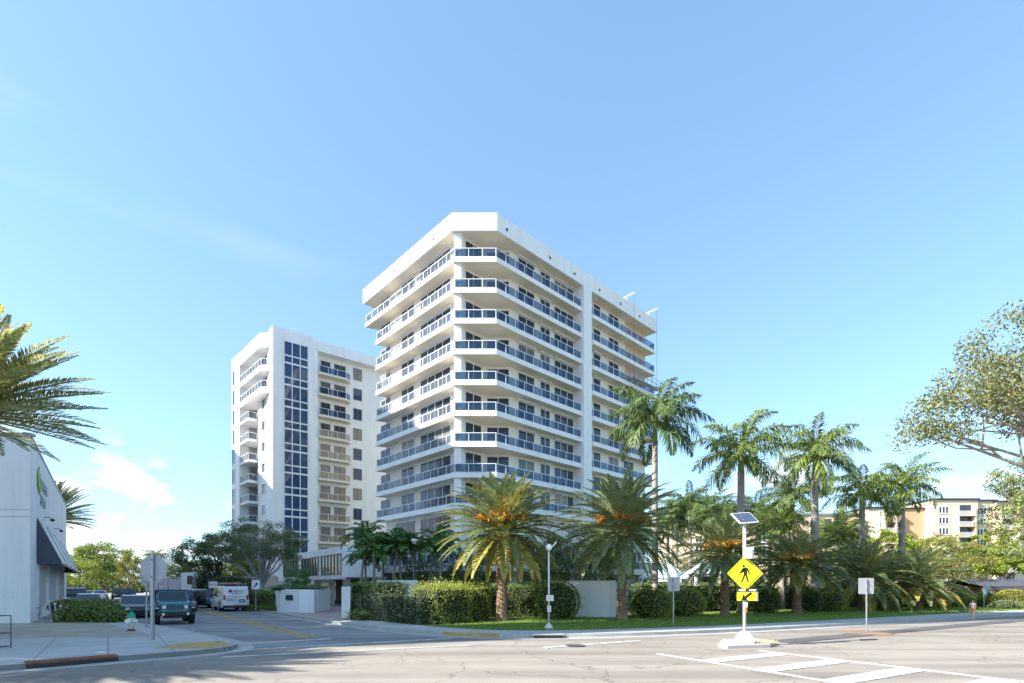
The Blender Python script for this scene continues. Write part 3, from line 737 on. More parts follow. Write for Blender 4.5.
for k in range(11):
    z = zf(k)
    # strip windows
    zt = 35.75-P3*k
    if k == 0: pass
    for (za, zb, nm) in ((zt-1.78, zt, 'a'), (zt-2.78, zt-1.98, 'b')):
        window(TF, 0, 1.44, 4.63, za, zb, tw, 3, winb, fw=.12, dep=.04)
    # right hand balconies
    m = MB(); m.prism([T0+uT*6.02-nT*1.1, T0+uT*6.02+nT*.28, T0+uT*10.1+nT*.28, T0+uT*10.9-nT*.35, T0+uT*10.9-nT*1.1], z-.25, z)
    bal = part('balcony', m, cream, tw); mr_, mg = MB(), MB()
    rail(mr_, mg, [T0+uT*6.1+nT*.2, T0+uT*10.05+nT*.2, T0+uT*10.8-nT*.38], z, 1.0, 1.25)
    part('railing', mr_, railm, bal); part('railing_glass', mg, glsR if k < 3 else glsT, bal)
    TB = (T0-nT*1.1, uT, nT)
    g = winm if k < 4 else curt
    for (pa, pb, za, zb, n, gg) in ((321,330,.05,2.2,1,g),(334.5,345.2,.05,2.2,2,g),(353.5,361.5,.75,2.35,2,winb if k%3 else curt)):
        window(TB, 0, hit(TB,0,pa), hit(TB,0,pb), z+za, z+zb, tw, n, gg, fw=.06, frame_m=mat('bronze_frame',(.22,.18,.14),.5))
    # left hand balconies
    if k < 2:
        pl = [TW0+Vector((-.1,-.1,0)), Vector((-34.8,71.4,0)), Vector((-34.8,71.4,0))+uW*9.3]
        m = MB(); m.prism(pl+[TW0+uW*9.3-nW*1, TW0-nW*1], z-.75, z); bal = part('balcony', m, white, tw)
        mr_, mg = MB(), MB(); rail(mr_, mg, [pl[0]+Vector((0,.12,0)), pl[1]+Vector((.1,.12,0)), pl[2]-nW*.1], z, 1.0, 1.1)
        part('railing', mr_, railm, bal); part('railing_glass', mg, glsL, bal)
        window(TW, 0, .3, 1.3, z+.1, z+2.2, tw, 1, winm)
        window(TW, 0, 2.2, 5.6, z+.1, z+2.2, tw, 3, winm)
    else:
        pl = [TW0+uW*6.4, TW0+uW*6.4+nW*1.3, TW0+uW*10.05+nW*1.3, TW0+uW*10.05-nW*1.5, TW0+uW*6.4-nW*1.5]
        m = MB(); m.prism(pl, z-.28, z); bal = part('balcony', m, white, tw)
        mr_, mg = MB(), MB(); rail(mr_, mg, [pl[0]-nW*-.05+uW*.06, pl[1]-nW*.08+uW*.06, pl[2]-nW*.08], z, 1.0, .9)
        part('railing', mr_, railm, bal); part('railing_glass', mg, glsL, bal)
        window(TW, 0, 1.0, 1.9, z+.7, z+2.3, tw, 1, winm); window(TW, 0, 3.2, 4.4, z+.9, z+2.2, tw, 1, winm)
    window((TW0+nW*1.35, uW, nW), 0, 12.0, 13.2, z+.3, z+2.5, tw, 1, winm)

# ================================================================== lobby building with the driveway under it
lb = thing('lobby_building', 'low white lobby building on columns in front of the tower with the window strip', 'building', (-19,54,.15))
K = Vector((-15.35,47,0)); LFu = uS; LFn = Vector((-.787,-.617,0)); LF = (K, LFu, LFn)
m = MB(); m.prism([K, Vector((-11.9,47.3,0)), Vector((-14.5,58,0)), K+uS*24+Vector((6,5,0)), K+uS*24], 2.9, 5.75); part('upper_storey', m, white2, lb)
for s0, s1 in ((hit(LF,0,341.3),hit(LF,0,322)),(hit(LF,0,318.5),hit(LF,0,302)),(hit(LF,0,298),hit(LF,0,284))):
    m = MB(); m.fbox(LF, s0, s1, 0, .03, 3.15, 5.0); f_ = part('window', m, winm, lb)
    m = MB(); n = 6
    for i in range(n+1):
        s = s0+(s1-s0)*i/n; m.fbox(LF, s-.05, s+.05, .03, .10, 3.15, 5.0)
    m.fbox(LF, s0-.1, s1+.1, 0, .16, 5.0, 5.08); m.fbox(LF, s0-.1, s1+.1, 0, .16, 3.07, 3.15)
    part('vertical_fins', m, mat('tan_fins',(.34,.27,.2),.5), f_)
m = MB(); m.fbox(LF, -.05, 24, -.3, .42, 2.72, 3.06); part('fascia_ledge', m, white2, lb)
m = MB(); m.prism([K+uS*2+vS*7, K+uS*2+vS*7.3, K+uS*22+vS*7.3, K+uS*22+vS*7], .15, 2.9); part('back_wall', m, mat('brown_stone',(.20,.13,.09),.8,var=.3), lb)
for s in (2.2, 6.5, 11, 15.5, 20):
    m = MB(); m.fbox(LF, s, s+.55, -1.5, -.95, .15, 2.8); part('column', m, white2, lb)
m = MB(); m.prism([Vector((-12.6,48.2,0)),Vector((-12.0,48.2,0)),Vector((-12.0,49,0)),Vector((-12.6,49,0))], .15, 2.9); part('column', m, white2, lb)
g = W(325,603,56)
t = thing('planter_urn', 'tall white urn standing under the lobby building beside the driveway', 'planter', (g.x,g.y,.166))
m = MB(); m.lathe([(.26,0),(.30,.05),(.42,.45),(.50,.85),(.52,.95),(.46,.95),(.44,.85)], (g.x,g.y,.166), 18); part('pot', m, railm, t, smooth=True)
m = MB(); m.ball((g.x,g.y,1.35),.45,.45,.35,10,6,.25); part('shrub', m, mat('urn_plant',(.04,.08,.02),.8), t)

# gate walls
gw = thing('gate_wall', 'white folded gate wall with a small dark plaque left of the driveway', 'wall', (-17,39,.15))
gp = [X(274,41.5),41.5, X(280,38.2),38.2, X(299,36.6),36.6, X(314,36.9),36.9, X(320,38.6),38.6]
gp = [(gp[i],gp[i+1]) for i in range(0,10,2)]
bk = [(x+.25,y+.55) for x, y in gp[::-1]]; bk[0] = (gp[-1][0]-.15, gp[-1][1]+1.6); bk = [(gp[-1][0],gp[-1][1]+2.2),(gp[0][0]+.4,gp[0][1]+2.4)]
m = MB(); m.prism(gp+bk, .15, 1.82); part('wall', m, white2, gw)
a = Vector((X(286.5,37.68),37.62,0)); c = Vector((X(293,37.1),37.08,0)); d = (c-a).normalized(); pn = Vector((d.y,-d.x,0))
m = MB(); m.fbox((a,d,pn), 0, (c-a).length, .0, .05, 1.05, 1.42); pq = part('plaque', m, mat('dark_green_plaque',(.02,.06,.045),.4), gw)
m = MB(); m.fbox((a,d,pn), .13, .3, .0, .12, 1.6, 1.86); part('lamp', m, railm, gw)
gr = thing('gate_wall', 'narrow white gate pier at the right edge of the brick driveway', 'wall', (-9.7,30.6,.15))
m = MB(); m.prism([(X(341.5,31.0),31.0),(X(350,30.3),30.3),(X(352,33),33),(X(343.5,34),34)], .15, 2.02); part('wall', m, white2, gr)
nw = thing('number_wall', 'angled white entrance wall with the street number above the hedge', 'wall', (-8,37,.15))
a = Vector((X(376.5,37.5),37.5,0)); c = Vector((X(415,35.5),35.5,0)); d = (c-a).normalized(); pn = Vector((d.y,-d.x,0))
m = MB(); m.fbox((a,d,pn), 0, (c-a).length, -.3, 0, .15, 2.47); part('wall', m, white2, nw)
ln = (c-a).length
tp_ = a+d*(ln*.79)+pn*.03+Vector((0,0,2.02))
textmesh('number', '1617', .42, mat('number_grey',(.22,.22,.24),.5), nw, tp_-ORG[nw], (R(90),0,math.atan2(d.y,d.x)), .012)
ww = thing('garden_wall', 'long plain white garden wall between the round bush and the second palm', 'wall', (4.7,31.4,.15))
a = Vector((X(553,31.8),31.8,0)); c = Vector((X(628,30.9),30.9,0)); d = (c-a).normalized(); pn = Vector((d.y,-d.x,0))
m = MB(); m.fbox((a,d,pn), 0, (c-a).length, -.25, 0, .15, 2.32); m.fbox((a,d,pn), -.03, (c-a).length+.03, -.28, .03, 2.32, 2.38); part('wall', m, white2, ww)
m = MB(); m.prism([(-9.0,33.8),(-3.5,31.2),(-3.5,31.6),(-8.9,34.2)], .15, .95); tag(part('low_wall', m, white2, None), 'low white wall half hidden behind the sparse front hedge', 'wall')
# west garden wall further up the side street
def wallthing(label, a, c, z1, mt=white2, th=.3, pil=None, cat='wall', z0=.15):
    t = thing('street_wall', label, cat, (a[0],a[1],.15)); a = Vector((*a,0)); c = Vector((*c,0)); d = (c-a).normalized(); pn = Vector((d.y,-d.x,0))
    m = MB(); m.fbox((a,d,pn), 0, (c-a).length, -th, 0, z0, z1); part('wall', m, mt, t)
    if pil:
        Ln = (c-a).length
        for i in range(pil):
            s = Ln*i/(pil-1); m = MB(); m.fbox((a,d,pn), s-.3, s+.3, -th-.1, .12, z0, z1+.25); part('pilaster', m, mt, t)
    return t, (a,d,pn)
gray_w = mat('grey_painted_wall', (.42,.42,.46), .8, var=.06)
wallthing('grey lower wall with pilasters along the far side of the side street', (X(150,80),80), (X(180,62),62), 3.0, gray_w, pil=4)
t2, fr2 = wallthing('white wall with slatted openings behind the parked vans', (X(181,61),61), (X(216,56),56), 3.7, white2)
m = MB()
for i in range(9): m.fbox(fr2, 1.7+i*.16, 1.76+i*.16, 0, .05, 2.3, 3.3)
part('slats', m, darkm, t2)
t2, fr2 = wallthing('pale wall with a slatted opening behind the spreading tree', (X(236,55),55), (X(276,52.5),52.5), 3.1, cream)
m = MB()
for i in range(14): m.fbox(fr2, .6+i*.18, .68+i*.18, 0, .05, 1.9, 2.9)
part('slats', m, darkm, t2)
hs = thing('white_house', 'white gabled house end far up the side street above the grey wall', 'house', (X(158,85),85,.15))
cx = X(156,85); m = MB(); m.prism([(X(149,85),85),(X(164,85),85),(X(164,85),93),(X(149,85),93)], .15, 3.4); part('wall', m, white2, hs)
m = MB(); m.slab([(X(149,85),84.9,3.4),(X(165,85),84.9,3.4),(X(163,85),84.9,4.4),(X(151,85),84.9,6.9),(X(149,85),84.9,6.9)], (0,8.2,0)); part('roof', m, cream, hs)
# ================================================================== corner shop
sh = thing('corner_shop', 'white corner shop with a dark striped awning and a green leaf logo', 'building', (-24.7,26.5,.15))
S0 = Vector((-24.7,26.5,0)); SF = (S0, uS, vS)       # side facade along the street, outward = vS
SFr = (S0, Vector((-1,0,0)), Vector((0,-1,0)))
m = MB(); m.prism([S0, S0+uS*30, S0+uS*30+Vector((-14,0,0)), S0+Vector((-24,0,0))], .15, 9.75); part('wall', m, shopw, sh)
m = MB(); m.fbox(SF, -.04, 30.03, -.28, .04, 9.75, 9.9); m.fbox(SFr, -.04, 24, -.28, .04, 9.751, 9.901); part('coping', m, galv, sh)
m = MB(); m.fbox(SFr, 0, 24, -.02, .004, 5.95, 5.98); m.fbox(SFr, 0, 24, -.02, .004, 5.6, 5.63); part('wall_grooves', m, mat('groove_grey',(.35,.36,.38),.8), sh)
aw = MB(); z0, z1, s0, s1, w = 3.3, 5.85, 3.1, 26.5, 1.05
P = lambda s, n, z: (S0+uS*s+vS*n)+Vector((0,0,z))
navy = mat('navy_awning_metal', (.045,.055,.085), .35, .2)
aw.slab([P(s0,.02,z1), P(s1,.02,z1), P(s1,w,z0+.12), P(s0,w,z0+.12)], (0,0,-.05))
aw.slab([P(s0,.02,z0), P(s0,w,z0), P(s0,w,z0+.10), P(s0,.02,z1-.05)], uS*.05)
aw.slab([P(s1,.02,z0), P(s1,w,z0), P(s1,w,z0+.10), P(s1,.02,z1-.05)], uS*-.05)
aw.slab([P(s0,w,z0), P(s1,w,z0), P(s1,w,z0+.11), P(s0,w,z0+.11)], vS*-.04)
an = part('awning', aw, navy, sh)
for i in range(5):
    m = MB(); s = s0+(s1-s0)*i/4; sl = Vector((0,0,.06)); wd = uS*.09
    m.slab([P(s,.03,z1)+sl, P(s,w,z0+.12)+sl, P(s,w,z0+.12)+sl+wd, P(s,.03,z1)+sl+wd], (0,0,-.055))
    part('awning_seam', m, black, an)
for pa, pb in ((37,44.2),(48,54.8),(58.2,63.2)):
    a_, b_ = hit(SF,0,pa), hit(SF,0,pb); n = 5 if pa < 50 else 5
    window(SF, 0, a_, b_, .95, 3.35, sh, n, mat('shop_glass',(.015,.03,.03),.08,spec=.5,isl=.9,color2=(.09,.14,.13),vscale=.4), fw=.09)
for s in (7.5, 15.5): m = MB(); m.tube([P(s,0,6.35), P(s,.2,6.4), P(s,.38,6.28)], .025, 6); m.ball(P(s,.4,6.22), .12,.12,.09); part('gooseneck_lamp', m, darkm, sh)
# leaf logo and lettering
lg = mat('leaf_green', (.20,.42,.03), .5); gy = mat('sign_grey_letters', (.33,.34,.37), .5)
def leafpts(s, z, h, w_, n=14, flip=1):
    pts = []
    for i in range(n+1): t = i/n; pts.append((s+flip*w_*math.sin(math.pi*t)*.9, z+h*t))
    for i in range(n-1, 0, -1): t = i/n; pts.append((s+flip*w_*math.sin(math.pi*t)*.25, z+h*t))
    return pts
sg = MB()
sA = hit(SF,0,36.2)
def onwall(pts, off): return [S0+uS*p[0]+vS*off+Vector((0,0,p[1])) for p in pts]
sg.slab(onwall(leafpts(2.98+.95,7.35,1.55,.9,flip=-1),.02), vS*.06); sg.slab(onwall(leafpts(4.15,7.3,1.25,.55),.02), vS*.06)
logo = part('leaf_logo', sg, lg, sh)
rotz = math.atan2(uS.y, uS.x)+math.pi
# letters run from the near corner up the street
def walltext(body, s, z, size, sx):
    return textmesh('sign_letters', body, size, gy, sh, (S0+uS*s+vS*.03+Vector((0,0,z)))-ORG[sh], (R(90),0,math.atan2(uS.y,uS.x)), .03, 'LEFT', sx)
walltext('GREEN', 4.9, 8.1, .85, 1.55); walltext('LEAF', 4.9, 7.15, .85, 1.75)
# striped boards leaning in the corner
t = thing('barricade', 'folded white and red striped barricade boards leaning on the shop wall beside the bushes', 'barricade', (-23.6,27.0,.15))
m = MB(); mb2 = MB()
for i in range(4):
    x = -24.25+.30*i; m.slab([(x,27.2,.16),(x+.13,27.1,.16),(x-.25,27.35,1.25-.1*i),(x-.38,27.45,1.25-.1*i)], (.03,.08,0))
    mb2.slab([(x+.16,27.14,.16),(x+.2,27.1,.16),(x-.18,27.33,1.2-.1*i),(x-.22,27.36,1.2-.1*i)], (.03,.08,0))
part('boards', m, railm, t); part('struts', mb2, darkm, t)
# wire rack at the left edge
t = thing('wire_rack', 'thin dark wire rack at the left edge of the near sidewalk', 'rack', (-16.0,14.6,.15))
m = MB(); x0, x1, y0, y1 = -16.5, X(11,15.6)+.0, 15.0, 15.6
for (x, y) in ((x0,y0),(x1,y0),(x0,y1),(x1,y1)): m.tube([(x,y,.16),(x,y,1.15)], .014, 5)
for z in (.22,.62,1.14):
    m.tube([(x0,y0,z),(x1,y0,z),(x1,y1,z),(x0,y1,z),(x0,y0,z)], .011, 5)
    for i in range(6): x = x0+(x1-x0)*i/6; m.tube([(x,y0,z),(x,y1,z)], .006, 4)
part('frame', m, darkm, t)
m = MB(); m.box(x0+.1,x0+.85,y0+.1,y1-.1,.63,.66); m.box(x0+.2,x0+.7,y0+.1,y1-.15,.23,.36); part('trays', m, mat('pale_blue_plastic',(.35,.45,.6),.4), t)

# ================================================================== signs and street furniture
def post(mb, p, h, r=.035, sq=False, z0=.15):
    if sq: mb.box(p.x-r,p.x+r,p.y-r,p.y+r,z0,h)
    else: mb.tube([(p.x,p.y,z0),(p.x,p.y,h)], r, 8)
def octa(c, r, n=8, off=22.5): return [Vector((c.x+r*math.cos(R(off+360/n*i)), c.y, c.z+r*math.sin(R(off+360/n*i)))) for i in range(n)]
g = G(152.5,640,.15)
t = thing('stop_sign', 'octagonal stop sign seen from behind on a tall steel post at the near street corner', 'stop sign', g)
m = MB(); post(m, g, 3.2, .045, True); part('post', m, galv, t)
m = MB(); m.slab(octa(Vector((g.x,g.y-.052,2+19*g.y/F)), .46), (0,-.004,0)); 
cz = CAMZ+(HZ-568.5)*g.y/F
m = MB(); m.slab(octa(Vector((g.x,g.y+.052,cz)), .50), (0,.006,0)); pl = part('sign_plate', m, alum, t)
m = MB(); m.slab(octa(Vector((g.x,g.y+.059,cz)), .49), (0,.003,0)); part('sign_face', m, mat('red_sign_face',(.5,.02,.02),.4), pl)
textmesh('sign_word', 'STOP', .34, railm, t, Vector((g.x,g.y+.066,cz))-ORG[t], (R(90),0,R(180)), .001)
m = MB(); 
for dz in (-.3,.3): m.box(g.x-.03,g.x+.03,g.y-.05,g.y-.046,cz+dz-.02,cz+dz+.02)
part('bolts', m, darkm, t)
g = G(146.5,626.5,.15)
t = thing('street_sign', 'square grey sign back on the shorter post just behind the stop sign', 'sign', g)
m = MB(); post(m, g, 3.0, .04); part('post', m, galv, t)
m = MB(); m.box(g.x-.30,g.x+.30,g.y+.05,g.y+.056,2.1,2.75); part('sign_plate', m, alum, t)
def backsign(px, py, pl, pr, pt, pb, z, label, w=None):
    g = G(px, py, z); s = g.y/F
    t = thing('street_sign', label, 'sign', g)
    zt = CAMZ+(HZ-pt)*s; zb = CAMZ+(HZ-pb)*s
    m = MB(); post(m, g, zt-.03, .032, z0=z); part('post', m, galv, t)
    m = MB(); m.box(g.x+(pl-px)*s, g.x+(pr-px)*s, g.y+.036, g.y+.042, zb, zt); part('sign_plate', m, alum, t)
    m = MB()
    for q in (.25,.75): zz = zb+(zt-zb)*q; m.box(g.x-.022,g.x+.022,g.y-.046,g.y-.032,zz-.02,zz+.02)
    part('bolts', m, darkm, t); return t, g
backsign(673.3,625.5,668,680,577,591,.155,'grey rectangular sign back on a thin post in front of the clipped bushes')
t, g = backsign(866.5,633,859,874.5,578,594,.02,'grey rectangular sign back on a post standing on the road median')
m = MB(); m.lathe([(1.0,.01),(.8,.04),(.2,.06)], (g.x,g.y,0), 14); part('base_mound', m, mat('dry_soil',(.22,.14,.08),.95,var=.3), t)
m = MB(); ribbon(m, smooth([(9.6,18.55),(15.4,22.0),(22,25.9),(34,33)]), -.55, .35, -.05, .022); struct('median', m, asph3)  # flush strip in a darker tone than the road around it
def facesign(px, py, pl, pr, pt, pb, lines, label, colr, z=.155, tz=.2):
    g = G(px, py, z); s = g.y/F; t = thing('street_sign', label, 'sign', g)
    zt = CAMZ+(HZ-pt)*s; zb = CAMZ+(HZ-pb)*s
    m = MB(); post(m, g, zt-.03, .035); part('post', m, galv, t)
    m = MB(); m.box(g.x+(pl-px)*s, g.x+(pr-px)*s, g.y-.05, g.y-.04, zb, zt); pl_ = part('sign_plate', m, railm, t)
    return t, g, s, zt, zb
# the tow away sign stands behind the van
sgm = mat('red_sign_ink', (.5,.05,.05), .5)
t, g, s, zt, zb = facesign(213.5,610,209,218,581.5,588,None,'small white sign with red lettering behind the white van','w')
textmesh('sign_letters', 'NO TOW', (zt-zb)*.42, sgm, t, Vector((g.x+.05*s,g.y-.055,(zt+zb)/2))-ORG[t], (R(90),0,0), .002, sx=.85)
t, g, s, zt, zb = facesign(255.8,611.5,252,260,580,589,None,'small white sign with a curved arrow on a post beside the street hedge','w')
m = MB()
pts = [(-.3,-.15),(-.05,-.15),(-.05,.05),(.1,.15),(.1,.28),(.35,.05),(.1,-.15),(.1,-.02),(.02,-.06),(.02,-.28),(-.3,-.28)]
m.slab([(g.x+.05*s*0+x*.55, g.y-.056, (zt+zb)/2+z*.7) for x, z in pts], (0,-.003,0)); part('sign_arrow', m, inkm, t)

# pedestrian crossing beacon on its island
g = G(744.5,643,.12); s = g.y/F; zz = lambda py: CAMZ+(HZ-py)*s; xx = lambda px: X(px,g.y)
t = thing('crossing_beacon', 'yellow pedestrian crossing sign with solar panel on a white pole on the traffic island', 'crossing sign', g)
polew = mat('white_pole_paint', (.60,.59,.56), .45, var=.06, vscale=3)
m = MB(); m.tube([(g.x,g.y,.12),(g.x,g.y,zz(523))], [.052,.052], 14); part('pole', m, polew, t, smooth=True)
m = MB(); m.prism([(g.x-.24,g.y-.24),(g.x+.24,g.y-.24),(g.x+.24,g.y+.24),(g.x-.24,g.y+.24)], .12, .30); m.add([(g.x-.22,g.y-.22,.3),(g.x+.22,g.y-.22,.3),(g.x+.22,g.y+.22,.3),(g.x-.22,g.y+.22,.3),(g.x-.1,g.y-.1,.52),(g.x+.1,g.y-.1,.52),(g.x+.1,g.y+.1,.52),(g.x-.1,g.y+.1,.52)],[(0,1,5,4),(1,2,6,5),(2,3,7,6),(3,0,4,7),(4,5,6,7)])
part('pole_base', m, polew, t, bevel=.02)
c = Vector((g.x-.02,g.y-.09,zz(573.5))); r = .60
def diamond(c, r, y, rad=.05):
    out = []
    for k in range(4):
        a = R(90*k); d = Vector((math.cos(a),0,math.sin(a))); q = Vector((-math.sin(a),0,math.cos(a)))
        for j in (-1,-.4,.4,1): out.append(Vector((c.x,y,c.z))+d*(r-rad*abs(j)*1.0)+q*rad*j)
    return out
m = MB(); m.slab(diamond(c, r, c.y), (0,.012,0)); dp = part('warning_sign', m, yellow, t)
m = MB(); o_ = diamond(c, r-.045, c.y-.0045); i_ = diamond(c, r-.068, c.y-.0045); n_ = len(o_)
m.add(o_+i_, [(i,(i+1)%n_,n_+(i+1)%n_,n_+i) for i in range(n_)])
def poly(pts): m.slab([(c.x+x*.5, c.y-.006, c.z+z*.5) for x, z in pts], (0,.004,0))
poly([(.0+.075*math.cos(R(a))-.10, .50+.085*math.sin(R(a))) for a in range(0,360,30)])
poly([(-.13,.38),(.05,.40),(.13,.33),(.11,-.06),(-.09,-.06),(-.10,.2)])
poly([(.05,.40),(.16,.36),(.27,.16),(.30,-.02),(.23,-.04),(.19,.12),(.10,.24)])
poly([(-.13,.38),(-.06,.26),(-.20,.16),(-.36,.10),(-.38,.03),(-.31,.01),(-.12,.10),(-.04,.20)])
poly([(.11,-.05),(.02,-.05),(.06,-.28),(.14,-.55),(.27,-.56),(.26,-.50),(.21,-.48),(.17,-.28)])
poly([(-.09,-.05),(.03,-.05),(-.05,-.26),(-.17,-.53),(-.30,-.60),(-.32,-.53),(-.24,-.48),(-.14,-.24)])
part('walking_figure', m, inkm, dp)
m = MB(); m.slab(diamond(c+Vector((.05,0,0)), r-.02, c.y+.05), (0,.01,0)); part('rear_warning_sign', m, alum, t)
m = MB(); m.box(xx(735.5),xx(755),g.y-.13,g.y-.115,zz(600.5),zz(592)); ap = part('arrow_sign', m, yellow, t)
ac = Vector((xx(745),g.y-.136,zz(596.3))); m = MB()
u_ = Vector((-.80,0,-.60)).normalized(); q_ = Vector((u_.z,0,-u_.x))
m.slab([ac+u_*a_*.24+q_*b_*.24 for a_, b_ in ((.95,0),(.2,.55),(.25,.17),(-.8,.17),(-.8,-.17),(.25,-.17),(.2,-.55))], (0,.004,0)); part('arrow', m, inkm, ap)
m = MB(); m.box(xx(735.5),xx(756),g.y-.14,g.y-.07,zz(591.5),zz(588.7)); fb = part('beacon_bar', m, darkm, t)
for a_, b_ in ((737,743.5),(747.5,754)): m = MB(); m.box(xx(a_),xx(b_),g.y-.15,g.y-.141,zz(591),zz(589.2)); part('beacon_lamp', m, lampm, fb)
m = MB(); m.box(xx(756)-.0,xx(757.5),g.y-.05,g.y+.1,zz(601),zz(592)); m.box(xx(754.5),xx(756),g.y-.02,g.y+.0,zz(599),zz(590)); part('rear_bracket', m, railm, t)
m = MB(); m.box(xx(742.2),xx(746.5),g.y-.10,g.y-.066,zz(608),zz(601.8)); bb = part('push_button', m, polew, t, bevel=.01)
m = MB(); m.box(xx(743),xx(745.5),g.y-.11,g.y-.1,zz(612),zz(608.5)); m.tube([(g.x,g.y-.1,zz(606.5)),(g.x,g.y-.125,zz(606.5))],.025,8); part('button', m, mat('button_ochre',(.5,.25,.08),.6), bb)
m = MB(); m.box(xx(742),xx(749.8),g.y-.2,g.y-.07,zz(559),zz(547.5)); m.box(xx(749.4),xx(753.5),g.y-.05,g.y+.16,zz(558.6),zz(547.2)); part('control_box', m, polew, t, bevel=.01)
pc = Vector((g.x,g.y,zz(518.5))); m = MB()
ex = Vector((.95,.30,.10)).normalized(); ey = Vector((-.18,.62,.62)); ey = (ey-ex*ey.dot(ex)).normalized(); nz_ = ex.cross(ey)
q4 = [pc+ex*a_*.38+ey*b_*.27 for a_, b_ in ((-1,-1),(1,-1),(1,1),(-1,1))]
m.slab(q4, nz_*.04); sp = part('solar_panel', m, railm, t)
m = MB(); q4 = [pc+ex*a_*.35+ey*b_*.245+nz_*.042 for a_, b_ in ((-1,-1),(1,-1),(1,1),(-1,1))]; m.slab(q4, nz_*.004)
part('solar_cells', m, mat('solar_cell',(.03,.05,.11),.12,spec=.8), sp)
m = MB()
for i in range(1,6): a_ = -1+i/3; m.slab([pc+ex*(a_-.012)*.35+ey*-.245+nz_*.047, pc+ex*(a_+.012)*.35+ey*-.245+nz_*.047, pc+ex*(a_+.012)*.35+ey*.245+nz_*.047, pc+ex*(a_-.012)*.35+ey*.245+nz_*.047], nz_*.002)
for i in range(1,4): b_ = -1+i/2; m.slab([pc+ex*-.35+ey*(b_-.015)*.245+nz_*.0475, pc+ex*.35+ey*(b_-.015)*.245+nz_*.0475, pc+ex*.35+ey*(b_+.015)*.245+nz_*.0475, pc+ex*-.35+ey*(b_+.015)*.245+nz_*.0475], nz_*.002)
part('cell_lines', m, galv, sp)
m = MB(); m.tube([(g.x,g.y,zz(523)-.02), tuple(pc)], .04, 8); part('panel_arm', m, polew, t)
m = MB(); m.prism([(p.x,p.y) for p in (G(718,647),G(727,649),G(770,647.5),G(778,644.5),G(758,641.5),G(722,642.5))], -.1, .12); 
o = part('traffic_island', m, curbm, None, bevel=.03); o['kind'] = 'structure'
random.seed(5); m = MB()
for i in range(260):
    a = random.uniform(-.1,1.15); b_ = random.uniform(-.35,.35); p = g+Vector((a,b_*(1.1-abs(a)*.6),0)); d = Vector((random.gauss(0,1),random.gauss(0,1),random.uniform(.1,.6))).normalized()*random.uniform(.06,.16)
    q = Vector((-d.y,d.x,0)).normalized()*.012; m.add([p-q,p+q,p+d+Vector((0,0,.03))],[(0,1,2)])
tag(part('dry_grass', m, mat('straw',(.55,.36,.12),.9,isl=1,color2=(.68,.50,.22)), None), kind='stuff', label='dry yellow grass tufts around the crossing pole base', cat='grass')

# lamp and push button post by the large palm
g = G(548.8,629,.155); s = g.y/F; zz = lambda py: CAMZ+(HZ-py)*s; xx = lambda px: X(px,g.y)
t = thing('crossing_post', 'white push button post with a small round lamp on the grass by the round bush', 'post', g)
m = MB(); m.tube([(g.x,g.y,.155),(g.x,g.y,zz(549))], .04, 10); part('pole', m, polew, t, smooth=True)
m = MB(); m.lathe([(.2,0),(.18,.1),(.1,.2),(.05,.26)], (g.x,g.y,.155), 12); part('pole_base', m, polew, t)
m = MB(); m.ball((g.x-.0,g.y-.12,zz(547.5)), .14,.14,.15, 12, 8); m.tube([(g.x,g.y,zz(549)),(g.x+.22,g.y,zz(545)),(g.x+.34,g.y,zz(541.5))], .03, 6); part('lamp', m, lampm, t, smooth=True)
m = MB(); m.box(xx(546),xx(553.5),g.y-.14,g.y-.05,zz(601),zz(595)); m.box(xx(547),xx(551),g.y-.12,g.y-.05,zz(612),zz(605.5)); part('push_button', m, polew, t, bevel=.01)

# garden lamps in front of the towers
for px, py, pb, Y in ((414.5,540,583,38),(366,541,585,44)):
    x = X(px,Y); zt = CAMZ+(HZ-py)*Y/F
    t = thing('garden_lamp', 'dark garden lamp with a flat white cap %s' % ('above the street number' if px > 400 else 'between the leftmost small palms'), 'lamp post', (x,Y,.15))
    m = MB(); m.tube([(x,Y,.15),(x,Y,zt-.1)], .045, 8); part('post', m, darkm, t)
    m = MB(); m.lathe([(.10,-.3),(.14,-.12),(.30,-.06),(.22,.04),(.02,.1)], (x,Y,zt), 14); part('lamp_head', m, railm, t, smooth=True)

# hydrant
g = G(131.3,631,.15)
t = thing('fire_hydrant', 'white fire hydrant with a green cap on the sidewalk left of the stop sign post', 'hydrant', g)
hw = mat('hydrant_white', (.75,.75,.72), .45, var=.08, vscale=8)
m = MB(); m.lathe([(.13,0),(.16,.02),(.16,.05),(.12,.06),(.11,.10)], g, 16); part('base_flange', m, mat('hydrant_rust',(.18,.06,.03),.8), t)
m = MB(); m.lathe([(.105,.10),(.105,.5),(.15,.52),(.15,.56),(.12,.58)], g, 16); part('barrel', m, hw, t, smooth=True)
m = MB(); m.lathe([(.165,.56),(.165,.60),(.14,.68),(.09,.76),(.035,.79),(.035,.85),(.005,.86)], g, 16); part('cap', m, mat('hydrant_green',(.01,.30,.13),.4), t, smooth=True)
for d in ((-1,0),(1,0),(0,-1)):
    m = MB(); a = g+Vector((0,0,.42)); dv = Vector((d[0],d[1],0)); r = .075 if d[0] == 0 else .055
    m.tube([a+dv*.08, a+dv*.19], r, 10); m.tube([a+dv*.19, a+dv*.24], r*1.25, 8); part('outlet', m, hw, t)

